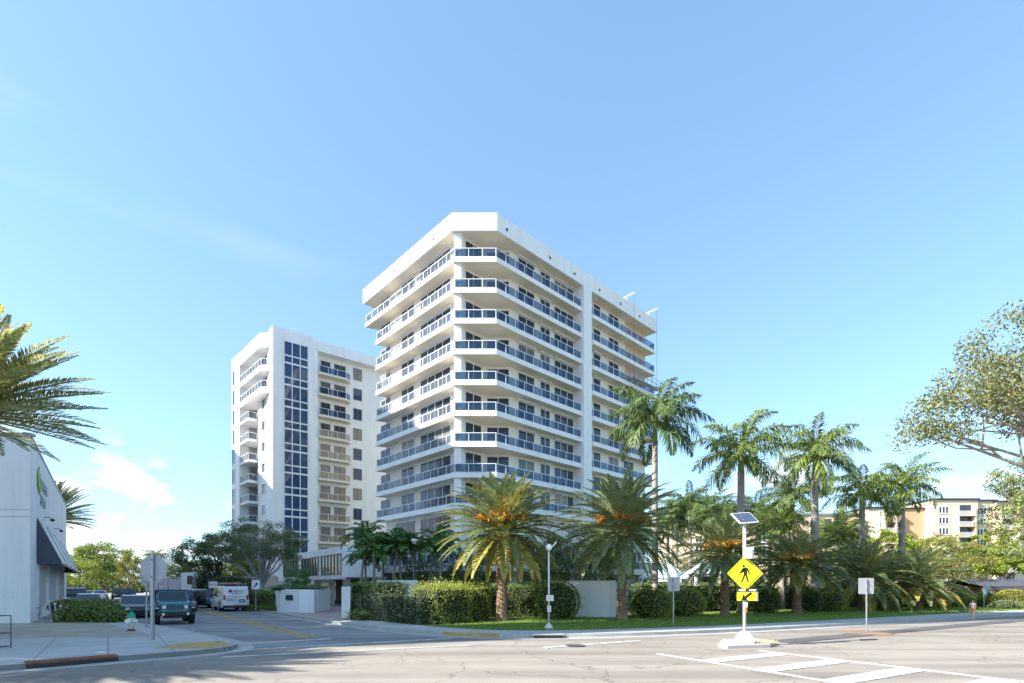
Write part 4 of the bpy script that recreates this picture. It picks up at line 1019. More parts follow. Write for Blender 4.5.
# ================================================================== vehicles
def paint(name, c, rough=.25, metal=.3): return mat(name, c, rough, metal, spec=.6, coat=.6)
def xz(mb, prof, hw, hw_top=None, zt=None, zb=None):
    """side profile (x,z) extruded across; half width narrows linearly to hw_top at zt"""
    def w(z):
        if hw_top is None: return hw
        return hw+(hw_top-hw)*min(1, max(0, (z-zb)/(zt-zb)))
    n = len(prof)
    vs = [(x,-w(z),z) for x, z in prof]+[(x,w(z),z) for x, z in prof]
    a = sum(prof[i][0]*prof[(i+1)%n][1]-prof[(i+1)%n][0]*prof[i][1] for i in range(n))
    fs = [tuple(range(n)), tuple(range(2*n-1,n-1,-1))]+[((i+1)%n, i, n+i, n+(i+1)%n) for i in range(n)]
    if a < 0: fs = [f[::-1] for f in fs]
    mb.add(vs, fs); return mb
def wheels(t, xs, hw, r, wd=.24, spare=False):
    for x in xs:
        for s in (-1,1):
            m = MB(); y0 = s*(hw-wd); y1 = s*hw
            m.tube([(x,y0,r),(x,y0+s*.03,r),(x,y1-s*.03,r),(x,y1,r)], [r*.93,r,r,r*.93], 20); w_ = part('wheel', m, tyre, t, local=True)
            m = MB(); m.tube([(x,y1-s*.03,r),(x,y1+s*.012,r)], [r*.62,r*.58], 16)
            part('rim', m, rimm, w_, local=True)
def carbase(name, label, front, heading, Lc, cat):
    h = Vector(heading).normalized(); c = Vector((front[0],front[1],0))-h*Lc/2
    return thing(name, label, cat, (c.x,c.y,.012), math.atan2(h.y,h.x))
def sidewins(t, quads_, hwf):
    """quads_: lists of (x,z) outlines; built on both sides just proud of the cabin side"""
    for q in quads_:
        for s in (-1,1):
            m = MB(); vs = [(x, s*(hwf(z)+.004), z) for x, z in q]; vs2 = [(x, s*(hwf(z)-.03), z) for x, z in q]; n = len(q)
            m.add(vs+vs2, [tuple(range(n)), tuple(range(2*n-1,n-1,-1))]+[(i,(i+1)%n,n+(i+1)%n,n+i) for i in range(n)])
            part('side_window', m, carg, t, local=True)
def generic(name, label, front, heading, colr, kind='suv', cat='car', group=None):
    if kind == 'suv': Lc, hw, H, belt, cl, r = 4.8, .95, 1.78, 1.08, .28, .38
    elif kind == 'van': Lc, hw, H, belt, cl, r = 5.5, 1.0, 2.05, 1.2, .30, .37
    elif kind == 'truck': Lc, hw, H, belt, cl, r = 5.6, 1.0, 1.9, 1.15, .35, .40
    else: Lc, hw, H, belt, cl, r = 4.6, .9, 1.45, .92, .2, .33
    t = carbase(name, label, front, heading, Lc, cat)
    if group: t['group'] = group
    f = Lc/2; ht = hw*.80 if kind != 'van' else hw*.90
    hoodz = belt-.08
    if kind == 'van': body = [(f-.02,cl),(f,.75),(f-.12,.98),(f-.75,belt),(-f+.04,belt),(-f,belt-.1),(-f,cl)]
    else: body = [(f-.06,cl),(f,.55),(f-.04,hoodz-.2),(f-.16,hoodz-.08),(f-1.1,belt),(-f+.1,belt),(-f,belt-.15),(-f,.5),(-f+.05,cl)]
    m = MB(); xz(m, body, hw, hw*.96, belt, .6); bd = part('body', m, colr, t, local=True, bevel=.05)
    if kind == 'van': cab = [(f-.8,belt-.02),(f-1.45,H-.06),(f-1.75,H),(-f+.25,H),(-f+.1,H-.06),(-f+.02,belt-.02)]
    elif kind == 'suv': cab = [(f-1.15,belt-.02),(f-1.75,H-.05),(f-2.1,H),(-f+.55,H-.02),(-f+.3,H-.1),(-f+.08,belt-.02)]
    elif kind == 'truck': cab = [(f-1.35,belt-.02),(f-1.95,H-.05),(f-2.3,H),(f-3.5,H-.02),(f-3.75,belt-.02)]
    else: cab = [(f-1.2,belt-.02),(f-1.95,H-.04),(f-2.3,H),(-f+1.5,H-.03),(-f+.65,belt-.02)]
    m = MB(); xz(m, cab, hw*.95, ht, H, belt); part('cabin', m, colr, t, local=True, bevel=.04)
    wf = lambda z: hw*.95+(ht-hw*.95)*(z-belt)/(H-belt)
    def quadwin(pA, pB, inset, nm, back=False):
        # windscreen between cabin profile points
        (xa,za),(xb,zb) = pA, pB; m = MB(); e = .02*(1 if not back else -1)
        z0_, z1_ = za+.06, zb-.03; g_ = lambda z: xa+(xb-xa)*(z-za)/(zb-za)+e
        vs = [(g_(z0_),-wf(z0_)+inset,z0_),(g_(z0_),wf(z0_)-inset,z0_),(g_(z1_),wf(z1_)-inset,z1_),(g_(z1_),-wf(z1_)+inset,z1_)]
        m.slab(vs, (-.03*(1 if not back else -1),0,0)); part(nm, m, carg, t, local=True)
    quadwin(cab[0], cab[1], .07, 'windscreen')
    if kind != 'truck' : quadwin(cab[-1], cab[-2], .1, 'rear_window', True) if kind != 'van' else None
    x0_ = cab[0][0]-.25; x1_ = cab[1][0]-.25; xe = cab[-1][0]+.25; zt_ = H-.13; zb_ = belt+.05
    if kind == 'van': sidewins(t, [[(x0_-.15,zb_),(x1_-.05,zt_),(x1_-1.0,zt_),(x1_-1.0,zb_)]], wf)
    else:
        mid = (x1_+xe)/2; xe2 = cab[-2][0]+.2 if kind != 'suv' else cab[-2][0]+.12
        sidewins(t, [[(x0_,zb_),(x1_,zt_),(mid+.05,zt_),(mid+.05,zb_)], [(mid-.05,zb_),(mid-.05,zt_),(max(xe2,xe-.1) if kind=='sedan' else xe2,zt_),(xe,zb_)]], wf)
    ax = (f-.95, -f+(1.25 if kind in ('van','truck') else 1.0))
    for x in ax:
        for s in (-1,1):
            m = MB(); m.tube([(x,s*(hw-.3),r+.02),(x,s*(hw+.004),r+.02)], r*1.14, 20); part('wheel_arch', m, black, t, local=True)
    wheels(t, ax, hw+.03, r)
    for s in (-1,1):
        m = MB(); m.box(f-.16,f+.012,s*hw*.62-.17,s*hw*.62+.17,hoodz-.32,hoodz-.16); part('headlight', m, lampm, t, local=True)
        m = MB(); m.box(-f-.012,-f+.1,s*hw*.84-.07,s*hw*.84+.07,belt-.42 if kind!='van' else belt-.25,belt-.1 if kind!='van' else belt+.12); part('tail_light', m, redl, t, local=True)
        m = MB(); m.box(cab[0][0]-.45,cab[0][0]-.27,s*(hw+.02),s*(hw+.24),belt+.02,belt+.2); m.box(cab[0][0]-.38,cab[0][0]-.32,s*(hw-.1),s*(hw+.04),belt+.04,belt+.1); part('wing_mirror', m, colr if kind=='sedan' else black, t, local=True)
    m = MB(); m.box(f-.1,f+.014,-hw*.42,hw*.42,hoodz-.36,hoodz-.14)
    g_ = part('grille', m, black, t, local=True); m = MB()
    for i in range(3): m.box(f-.02,f+.022,-hw*.40,hw*.40,hoodz-.33+.07*i,hoodz-.31+.07*i)
    part('grille_bars', m, galv, g_, local=True)
    m = MB(); m.box(f-.2,f+.05,-hw*.96,hw*.96,cl,cl+.22); m.box(-f-.07,-f+.2,-hw*.96,hw*.96,cl,cl+.2); part('bumper', m, black if kind != 'sedan' else colr, t, local=True, bevel=.03)
    m = MB(); m.box(-f-.085,-f-.0,-.16,.16,.55,.69); part('licence_plate', m, railm, t, local=True)
    return t, f, hw, belt, H
down = -uS
teal = paint('teal_paint', (.015,.20,.27)); blackp = paint('black_paint', (.012,.013,.016)); silv = paint('silver_blue_paint', (.35,.42,.50), .25, .6)
navyp = paint('dark_navy_paint', (.015,.022,.04)); steelb = paint('steel_blue_paint', (.09,.17,.23)); whitep = paint('white_paint', (.78,.78,.77), .3, 0); beigep = paint('champagne_paint', (.42,.38,.32), .3, .4)
generic('parked_car', 'black car parked at the left kerb directly behind the teal open topped car', (-23.9,33.0), down, blackp, 'sedan')
generic('parked_car', 'silver blue sedan parked beyond the clipped bushes by the shop wall', (-33.6,41.0), down, silv, 'sedan')
generic('pickup_truck', 'dark blue pickup behind the silver blue sedan at the end of the shop', (-45.6,54), down, navyp, 'truck', 'truck')
generic('parked_car', 'beige car far up the side street under the big trees', (X(89,84),84), down, beigep, 'sedan')
generic('parked_car', 'white car far up the side street, right of the beige one', (X(100,86),86), uS, whitep, 'sedan')
generic('parked_suv', 'black boxy car far up the side street, nearest the green trees', (X(119,84),84), down, blackp, 'suv')
generic('parked_suv', 'dark car far up the side street beside the black boxy one', (X(129,80),80), down, navyp, 'suv')
generic('parked_suv', 'steel blue car facing the camera just left of the white van', (X(205,48),48), down, steelb, 'suv')
dk, *_ = generic('parked_suv', 'dark car with its door open, between the teal car and the steel blue car', (X(184,41.5),41.5), down, blackp, 'suv')
# its open door
m = MB(); m.slab([(.55,.95,.45),(.85,1.75,.45),(.85,1.75,1.1),(.75,1.6,1.6),(.5,.92,1.6)], (-.06,0,0)); dr = part('open_door', m, blackp, dk, local=True)
vn, f, hw, belt, H = generic('work_van', 'white work van with a ladder rack and dark red lettering parked on the right', (0,0), uS, whitep, 'van', 'van')
vc = Vector((X(236,42.0),42.0,0))+uS*2.75; vn.location = (vc.x, vc.y, .012)
m = MB(); m.slab([(-f-.005,-.78,1.25),(-f-.005,.78,1.25),(-f+.06,.70,1.88),(-f+.06,-.70,1.88)], (-.012,0,0)); part('rear_doors', m, whitep, vn, local=True)
m = MB(); m.box(-f-.02,-f-.013,-.008,.008,.55,1.9); part('door_gap', m, black, vn, local=True)
m = MB(); m.box(-f-.10,-f-.02,-.62,-.22,.78,.98); part('dark_plate_holder', m, black, vn, local=True)
m = MB(); m.box(-f-.11,-f-.10,-.52,-.3,.83,.93); part('licence_plate', m, railm, vn, local=True)
m = MB()
for x in (-2.3,-.9,.6): m.box(x,x+.05,-.8,.8,H+.18,H+.22); m.box(x,x+.05,-.82,-.78,H-.1,H+.22); m.box(x,x+.05,.78,.82,H-.1,H+.22)
for y in (-.8,.8): m.box(-2.4,.9,y-.02,y+.02,H+.2,H+.24)
rk = part('roof_rack', m, galv, vn, local=True)
m = MB()
for y in (.15,.55): m.box(-2.6,1.3,y-.03,y+.03,H+.24,H+.32)
for i in range(11): m.box(-2.5+.35*i,-2.46+.35*i,.15,.55,H+.26,H+.30)
m.tube([(-2.5,-.35,H+.29),(1.2,-.35,H+.29)], .06, 8); part('ladder', m, mat('ladder_orange',(.5,.16,.08),.5), rk, local=True)
maroon = mat('maroon_lettering', (.25,.02,.08), .5)
m = MB(); m.slab([(-f-.012,.42+.14*math.cos(R(a)),1.66+.14*math.sin(R(a))) for a in range(0,360,30)], (-.004,0,0)); part('round_logo', m, mat('purple_logo',(.20,.04,.20),.5), vn, local=True)
def vtext(body, y, z, size, mt=maroon, x=-2.78): 
    return textmesh('van_lettering', body, size, mt, vn, (x,y,z), (R(90),0,R(-90)), .002)
vtext('SERVICES', -.15, 1.66, .2); vtext('24 HOUR', -.05, 1.45, .17); vtext('PLUMBING', .42, 1.05, .15, mat('sign_grey_letters',(.33,.34,.37))); vtext('REPAIRS', .42, .9, .15)
for s_, z_, sz in (('SERVICES',1.55,.26),('24 HOUR',1.2,.2)):
    textmesh('van_lettering', s_, sz, maroon, vn, (-.6,hw+.012-(.08 if z_ > 1.3 else 0),z_), (R(90),0,R(180)), .003)

# teal open topped off roader
jp = carbase('parked_off_roader', 'teal boxy off roader with a slotted grille and black bumper facing the camera', (-17.75,27.3), down, 4.3, 'car')
f = 2.15
m = MB(); xz(m, [(1.75,.62),(1.78,1.14),(1.68,1.20),(.62,1.27),(.60,1.05),(-1.95,1.05),(-2.0,.55),(.6,.5)], .76, .70, 1.27, .62); body = part('body', m, teal, jp, local=True, bevel=.03)
m = MB(); m.box(-1.95,.58,-.79,.79,.5,1.12); part('tub', m, teal, jp, local=True, bevel=.03)
m = MB(); m.box(1.74,1.82,-.62,.62,.66,1.13); gr_ = part('grille', m, teal, jp, local=True, bevel=.02)
m = MB()
for i in range(7): y = -.33+.11*i; m.box(1.79,1.826,y-.034,y+.034,.74,1.07)
part('grille_slots', m, inkm, gr_, local=True)
for s in (-1,1):
    m = MB(); m.tube([(1.78,s*.50,.92),(1.85,s*.50,.92)], .115, 16); hl = part('headlight', m, mat('headlight_ring',(.15,.15,.16),.3,.5), jp, local=True)
    m = MB(); m.tube([(1.84,s*.50,.92),(1.862,s*.50,.92)], [.098,.08], 16); part('lens', m, lampm, hl, local=True)
    m = MB(); m.slab([(1.95,s*.62,.80),(1.90,s*.62,.98),(1.72,s*.62,1.02),(.95,s*.62,1.02),(.72,s*.62,.78),(.86,s*.62,.80),(1.0,s*.62,.93),(1.68,s*.62,.93),(1.82,s*.62,.78)], (0,s*.34,0)); part('front_fender', m, black, jp, local=True)
    m = MB(); m.slab([(-.75,s*.70,.80),(-.85,s*.70,.98),(-1.75,s*.70,.98),(-1.9,s*.70,.70),(-1.8,s*.70,.72),(-1.68,s*.70,.90),(-.92,s*.70,.90),(-.85,s*.70,.78)], (0,s*.24,0)); part('rear_fender', m, black, jp, local=True)
    m = MB(); m.box(1.93,1.965,s*.82-.07,s*.82+.07,.86,.90); part('marker_lamp', m, lampm, jp, local=True)
    m = MB(); m.box(.42,.52,s*.86,s*1.08,1.28,1.46); m.box(.44,.5,s*.76,s*.90,1.28,1.33); part('wing_mirror', m, black, jp, local=True)
    m = MB(); m.tube([(2.12,s*.55,.56),(2.165,s*.55,.56)], .065, 12); part('fog_lamp', m, lampm, jp, local=True)
m = MB(); m.box(1.9,2.13,-.86,.86,.46,.66); m.box(1.75,1.95,-.4,.4,.45,.62); m.box(1.85,2.0,-.55,.55,.34,.46); part('front_bumper', m, black, jp, local=True, bevel=.03)
m = MB()
wf = lambda z: .74-.08*(z-1.2)/.55
vs = [(.60,-wf(1.2),1.2),(.60,wf(1.2),1.2),(.28,wf(1.78),1.78),(.28,-wf(1.78),1.78)]
m.slab(vs, (-.05,0,0)); wsf = part('windscreen_frame', m, teal, jp, local=True)
vs = [(.585,-.66,1.27),(.585,.66,1.27),(.325,.60,1.73),(.325,-.60,1.73)]
m = MB(); m.slab(vs, (.015,0,0)); part('windscreen', m, carg, wsf, local=True)
m = MB(); m.box(-1.95,.30,-.68,.68,1.76,1.84); m.box(-1.95,-1.85,-.70,.70,1.1,1.78)
for s in (-1,1):
    for x in (-.45,-1.1): m.box(x,x+.1,s*.70-.03,s*.70+.03,1.1,1.78)
part('black_roof', m, black, jp, local=True, bevel=.02)
sidewins(jp, [[(.50,1.14),(.24,1.74),(-.40,1.74),(-.40,1.14)],[(-.5,1.14),(-.5,1.74),(-1.05,1.74),(-1.05,1.14)],[(-1.15,1.14),(-1.15,1.74),(-1.85,1.74),(-1.85,1.14)]], lambda z: .74-.06*(z-1.1)/.7)
wheels(jp, (1.35,-1.3), .92, .41, .27)
m = MB()
for s in (-.35,.35): m.tube([(.5+.02,s-.25,1.29),(.44,s+.2,1.40)], .012, 5)
part('wipers', m, black, jp, local=True)
m = MB(); m.tube([(-2.02,0,1.0),(-2.28,0,1.0)], .40, 20); part('spare_wheel', m, tyre, jp, local=True)

# ================================================================== people
def skin_fig(name, verts, edges, rads, m, parent, sub=2):
    me = bpy.data.meshes.new(name); me.from_pydata(verts, edges, []); o = link(name, me, m, parent)
    sk = o.modifiers.new('skin', 'SKIN'); me.skin_vertices or me.attributes
    if not me.skin_vertices: me.skin_vertices.new() if hasattr(me.skin_vertices,'new') else None
    for i, r in enumerate(rads):
        me.skin_vertices[0].data[i].radius = (r, r); me.skin_vertices[0].data[i].use_root = (i == 0)
    sk.use_smooth_shade = True
    ss = o.modifiers.new('sub', 'SUBSURF'); ss.levels = sub; ss.render_levels = sub; return o
def hand(V, E, Rd, wi, d, n, s):
    """palm and five fingers grown from wrist vertex wi along d, n = palm spread direction"""
    w = Vector(V[wi]); p = w+d*.09*s; V.append(tuple(p)); E.append((wi,len(V)-1)); Rd.append(.032*s); pi = len(V)-1
    for k, (off, ln) in enumerate(((-.033,.065),(-.012,.08),(.011,.075),(.032,.06))):
        a = p+d*.03*s+n*off*s; b_ = a+d*ln*.5*s+Vector((0,0,-.008*s)); c = b_+d*ln*.5*s+Vector((0,0,-.02*s)); i = len(V)
        V += [tuple(a),tuple(b_),tuple(c)]; Rd += [.010*s,.009*s,.008*s]; E += [(pi,i),(i,i+1),(i+1,i+2)]
    a = w+d*.035*s-n*.045*s; b_ = a+d*.04*s-n*.015*s; i = len(V); V += [tuple(a),tuple(b_)]; Rd += [.011*s,.010*s]; E += [(wi,i),(i,i+1)]
def person(label, loc, rz, sc_, lean, shirt, pants, skinm, hairm, arms, group=None, step=.22, shorts=True):
    t = thing('person', label, 'person', loc, rz); s = sc_
    P_ = []; E = []; Rd = []
    hip = Vector((0,0,.93)); dirn = Vector((math.sin(lean),0,math.cos(lean)))      # faces +x
    def add(p, r, par=None):
        P_.append(tuple(Vector(p)*s)); Rd.append(r*s)
        if par is not None: E.append((par,len(P_)-1))
        return len(P_)-1
    h = add(hip,.125); w_ = add(hip+dirn*.2,.115,h); ch = add(hip+dirn*.38,.135,w_); sh_ = add(hip+dirn*.50,.095,ch); nk = add(hip+dirn*.58,.052,sh_)
    hc = hip+dirn*.68+Vector((.03,0,0)); hd0 = add(hc-dirn*.03,.070,nk); hd1 = add(hc+dirn*.06,.088,hd0); hd2 = add(hc+dirn*.13,.062,hd1)
    wr = []
    for sd, (el, wrp) in zip((-1,1), arms):
        a = add(hip+dirn*.47+Vector((0,sd*.17,0)),.055,sh_); b_ = add(Vector(P_[a])/s+Vector(el),.040,a); c = add(Vector(P_[b_])/s+Vector(wrp),.028,b_); wr.append((c, Vector(wrp).normalized()))
        k_ = add(hip+Vector((0,sd*.09,-.06)),.085,h); kn = add(Vector((sd*step*.5+.03,sd*.10,.48)),.060,k_); an = add(Vector((sd*step-.02,sd*.10,.09)),.040,kn); ft = add(Vector((sd*step+.05,sd*.10,.035)),.035,an); add(Vector((sd*step+.17,sd*.11,.028)),.03,ft)
    for c, d in wr: hand(P_, E, Rd, c, d, Vector((1,0,0)) if abs(d.x) < .6 else Vector((0,1,0)), s)
    b = skin_fig('body', P_, E, Rd, skinm, t)
    # clothing
    V2 = [tuple(Vector(p)*s) for p in (hip, hip+dirn*.2, hip+dirn*.38, hip+dirn*.5)]; R2 = [.137*s,.132*s,.152*s,.112*s]; E2 = [(0,1),(1,2),(2,3)]
    for sd, (el, wrp) in zip((-1,1), arms):
        a = Vector(V2[3])/s+Vector((0,sd*.17,0))-dirn*.03; i = len(V2); V2 += [tuple(a*s), tuple((a+Vector(el)*.6)*s)]; R2 += [.07*s,.062*s]; E2 += [(3,i),(i,i+1)]
    skin_fig('shirt', V2, E2, R2, shirt, b)
    V3 = [tuple(Vector(p)*s) for p in (hip+Vector((0,0,.03)), hip)]; R3 = [.142*s,.142*s]; E3 = [(0,1)]
    for sd in (-1,1):
        i = len(V3); q = Vector((sd*step*.5+.03,sd*.10,.48)); kk = hip+Vector((0,sd*.09,-.06)); e_ = q if shorts else Vector((sd*step-.02,sd*.10,.12))
        V3 += [tuple(kk*s), tuple((kk.lerp(q,.9))*s)]; R3 += [.10*s,.085*s]; E3 += [(1,i),(i,i+1)]
        if not shorts: V3.append(tuple(e_*s)); R3.append(.062*s); E3.append((i+1,i+2))
    skin_fig('trousers', V3, E3, R3, pants, b)
    m = MB(); c = (hc+dirn*.09+Vector((-.022,0,.0)))*s; m.ball(c, .098*s,.092*s,.095*s, 12, 8); part('hair', m, hairm, b, local=True, smooth=True)
    m = MB()
    for sd in (-1,1): m.ball((hc+Vector((.088,sd*.032,.03)))*s, .012*s,.014*s,.010*s, 8, 5)
    m.box((hc.x+.088)*s,(hc.x+.10)*s,-.025*s,.025*s,(hc.z-.035)*s,(hc.z-.028)*s); part('eyes_and_mouth', m, inkm, b, local=True)
    m = MB(); m.ball((hc+Vector((.10,0,.0)))*s, .018*s,.013*s,.02*s, 8, 5)
    for sd in (-1,1): m.ball((hc+Vector((.0,sd*.088,.0)))*s, .018*s,.012*s,.028*s, 8, 5)
    part('nose_and_ears', m, skinm, b, local=True, smooth=True)
    return t
skn = mat('skin', (.42,.25,.17), .5); hairm = mat('dark_hair', (.03,.02,.015), .7)
person('person in a blue shirt bending into the open door of the dark car', (X(191.5,40.3),40.3,.012), math.atan2(-uS.y,-uS.x)-.9, 1.0, .75, mat('blue_shirt',(.01,.06,.35),.8), mat('khaki_shorts',(.30,.22,.14),.8), skn, hairm,
       (((.15,-.03,-.22),(.22,0,-.05)),((.15,.03,-.22),(.22,0,-.05))), step=.1)
g = G(973,618,.15)
person('small person in pale grey shirt and rust shorts at the far right sidewalk', (g.x,g.y,.156), R(215), .62, .05, mat('pale_grey_shirt',(.50,.52,.56),.8), mat('rust_shorts',(.40,.13,.06),.8), skn, hairm,
       (((.02,-.06,-.25),(.14,.02,-.16)),((.02,.06,-.25),(.14,-.02,-.16))), step=.12)
# ================================================================== palms
DP = 'date palms along the main road lawn'
dA = make_palm('date_palm', 'big fruiting date palm with yellow tinged fronds on the street corner lawn', 4.85, .30, .3, 'date', 100, 3.75, lf_date, pbark, (-.55,28.2,.15), yellow_share=.6, fruit=True, pairs=54, seed=3, group=DP)
dB = make_palm('date_palm', 'grey green date palm standing in front of the right end of the plain white wall', 5.0, .27, .3, 'date', 84, 4.0, lf_date, pbark, (X(622,29),29,.15), yellow_share=.06, fruit=True, pairs=52, seed=9, group=DP)
dC = make_palm('date_palm', 'yellow green date palm behind the median sign post', 2.6, .30, .3, 'date', 84, 3.9, lf_date, pbark, (X(864,40),40,.15), yellow_share=.35, pairs=46, seed=14, group=DP)
def cp(o, px, Y, sc_, rz, label, group=DP, z=.15): return copy_tree(o, (X(px,Y),Y,z), rz, sc_, label, group)
cp(dB, 725, 33.2, (.92,.92,.80), 2.1, 'short trunked date palm directly behind the yellow crossing sign')
cp(dB, 797, 35.6, (1.05,1.05,.68), 4.0, 'low dark date palm between the crossing sign and the median sign')
cp(dC, 917, 41, (.98,.98,.88), 1.3, 'squat date palm right of the median sign, last of the row')
cp(dC, 888, 47, (.8,.8,.9), 3.3, 'small date palm in the background between the two last palms of the row')
# street palms at the left
dL = make_palm('date_palm', 'tall sunlit date palm cut by the left edge of the picture', 8.7, .27, .3, 'date', 110, 4.6, lf_datey, pbark, (-21.3,20.0,.15), stiff=28, span=92, yellow_share=.0, pairs=56, seed=21)
cd_ = dL.children
for ch in dL.children:
    if ch.name.startswith('crown'):
        ch.data.materials[0] = mat('sunlit_tone_palm_leaf', (.16,.20,.06), .5, isl=.75, color2=(.55,.50,.17), vscale=.6, transl=.45)  # yellow of the sunlight is put into the leaf colour
copy_tree(dL, (-50.2,56,.15), 1.1, (.95,.95,1.06), 'tall palm behind the far end of the corner shop')
copy_tree(dL, (-21.5,9.0,.15), 2.2, (.95,.95,.88), 'tall palm beside the near sidewalk left of the camera')
copy_tree(dL, (-27.5,9.8,.15), 4.0, (.9,.9,.9), 'palm further left along the near sidewalk')
# royal palms
RP = 'royal palms behind the lawn'
rA = make_palm('royal_palm', 'dark royal palm rising in front of the right end of the tall white tower', 11.1, .17, .12, 'royal', 24, 3.8, lf_royal, rbark, (X(655,33),33,.15), seed=31, group=RP, pairs=60)
rB = make_palm('royal_palm', 'royal palm with bright green crown directly above the solar panel', 9.9, .22, .15, 'royal', 24, 4.0, leaf('bright_royal_leaf',(.05,.10,.02),(.25,.31,.06)), rbark, (X(741,36),36,.15), seed=37, group=RP, pairs=56)
rr_ = cp(rB, 815, 40, (1,1,1.07), 2.0, 'tall pale trunked royal palm left of the low palm crowns near the median sign', RP)
cp(rB, 862, 44, (.95,.95,.88), 3.4, 'royal palm with a dead hanging frond left of the pale trunked last one', RP)
cp(rB, 902, 46, (.98,.98,.95), 5.1, 'bright royal palm before the beige apartments, last on the right', RP)
cp(rA, 792, 46, (.85,.85,.80), 1.0, 'dark smaller royal palm between the solar panel and the pale trunk', RP)
cp(rA, 770, 54, (.9,.9,.72), 2.7, 'dark palm low in the background right of the solar panel', RP)
cp(rA, 690, 47, (.85,.85,.74), 4.2, 'dark palm in the shade left of the solar panel', RP)
cp(rA, 706, 52, (.9,.9,.76), 5.3, 'dark palm standing second left of the solar panel', RP)
cp(rA, 676, 50, (.8,.8,.70), .7, 'dark palm close behind the trunk of the tallest royal palm', RP)
cp(rA, 723, 42, (.8,.8,.62), 2.2, 'dark low palm directly behind the crossing sign palm', RP)
cp(rA, 668, 55, (.95,.95,.68), 3.0, 'dim palm between the tall white tower and the dark palm group', RP)
cp(rB, 782, 42, (.85,.85,.62), 5.0, 'mid height palm just left of the pale royal trunk', RP)
cp(rB, 842, 50, (.85,.85,.62), 4.4, 'mid height palm under the two right hand royal crowns', RP)
cp(rA, 757, 60, (1,1,.86), 1.9, 'faint background palm between the solar panel crown and the pale trunk', RP)
cp(rA, 838, 56, (.9,.9,.66), 3.9, 'dim background palm under the beige apartments', RP)
# small palms before the towers
SP = 'small palms by the entrance'
sA = make_palm('christmas_palm', 'small green palm left of the entrance wall, leftmost and tallest of the group', 5.2, .13, .08, 'small', 19, 2.4, lf_small, rbark, (X(360,42),42,.15), seed=41, group=SP, pairs=26, lean=.5)
sB = make_palm('christmas_palm', 'small green palm with a straight trunk and yellowish shaft behind the gate pier', 4.2, .14, .09, 'small', 19, 2.35, lf_small, rbark, (X(374,40),40,.15), seed=43, group=SP, pairs=26)
cp(sA, 366, 43, (.9,.9,.72), 2.0, 'shorter small palm sharing the spot of the leftmost one', SP)
for px, Y, sz, rz, lb_ in ((392,40,(.95,.95,.84),1,'small palm above the left part of the number wall'), (402,41,(1,1,.9),2.4,'leaning small palm over the street number'),
                     (383,44,(1,1,.97),5.5,'small palm behind the first two trunks right of the gate pier'),
                     (416,41,(1,1,.88),4,'small palm just right of the street number'), (428,43,(1.05,1.05,.9),.5,'small palm midway between number wall and the fruiting palm'),
                     (440,40,(1,1,.88),5,'small palm nearest the left side of the fruiting palm')):
    cp(sA if int(px)%2 == 0 else sB, px, Y, sz, rz, lb_, SP)

# ================================================================== broadleaf trees
make_tree('spreading_tree', 'spreading grey limbed tree in front of the tower with the window strip', (X(261,46),46,.15),
          [(-.4,0,5.9,3.7,3.0,1.9),(1.6,.3,5.5,2.1,2.2,1.6),(-2.6,-.2,5.0,1.6,1.8,1.3)], .19, lf_olive, 17000, .15, mat('pale_grey_bark',(.30,.29,.27),.85,var=.3,vscale=3), clump=.6, nlimb=24, seed=5, fork=.32)
make_tree('spreading_tree', 'dark leaning tree with black limbs behind the white van', (X(217,53),53,.15),
          [(-2.0,0,5.2,2.6,2.6,1.5),(1.2,0,5.8,2.8,2.6,1.7)], .24, lf_dark, 13000, .16, mat('dark_bark',(.05,.04,.035),.9,var=.3,vscale=3), clump=.62, nlimb=14, seed=6, fork=.35)
make_tree('broadleaf_tree', 'big bright topped tree at the end of the side street', (X(104,100),100,.1), [(0,0,6.8,6.0,5,3.6),(-3.4,-1,4.8,3.2,3,2.6),(3.6,-1,4.6,2.8,3,2.8),(0,0,8.8,3.6,3,1.9)], .55, lf_bright, 15000, .34, clump=1.1, seed=7, leafm2=lf_dark, share2=.4)
make_tree('broadleaf_tree', 'yellow green tree low behind the parked cars beside the shop', (X(78,92),92,.1), [(0,0,4.0,4.5,3,2.8)], .4, lf_bright, 6000, .3, clump=1.0, seed=8)
make_tree('broadleaf_tree', 'narrow olive tree at the right side of the big bright one', (X(131,94),94,.1), [(0,0,4.3,2.3,2.4,3.8)], .3, lf_rust, 6000, .26, clump=.8, seed=9, leafm2=lf_bright, share2=.5)
make_tree('broadleaf_tree', 'yellow leaved tree behind the white slatted wall', (X(196,78),78,.1), [(0,0,3.9,4.2,3,2.4),(4.5,0,3.6,3.6,3,2.6)], .3, lf_yel, 8000, .28, clump=.9, seed=10)
make_tree('broadleaf_tree', 'yellow leaved tree behind the spreading grey limbed tree', (X(240,74),74,.1), [(0,0,3.9,3.6,3,2.5)], .3, lf_yel, 5000, .28, clump=.9, seed=12, leafm2=lf_bright, share2=.4)
cp(dC, 187, 72, (.8,.8,1.05), .3, 'small feathery palm behind the grey pilaster wall', 'palms up the side street')
fan = cp(rA, 154, 92, (.62,.62,.58), .3, 'small palm above the white gabled house', 'palms up the side street')
make_tree('round_tree', 'small round clipped tree above the left gate wall', (X(297.5,40),40,.15), [(0,0,2.55,.98,.95,1.0)], .06, lf_small, 4200, .10, clump=.3, nlimb=8, seed=13, fork=.9)
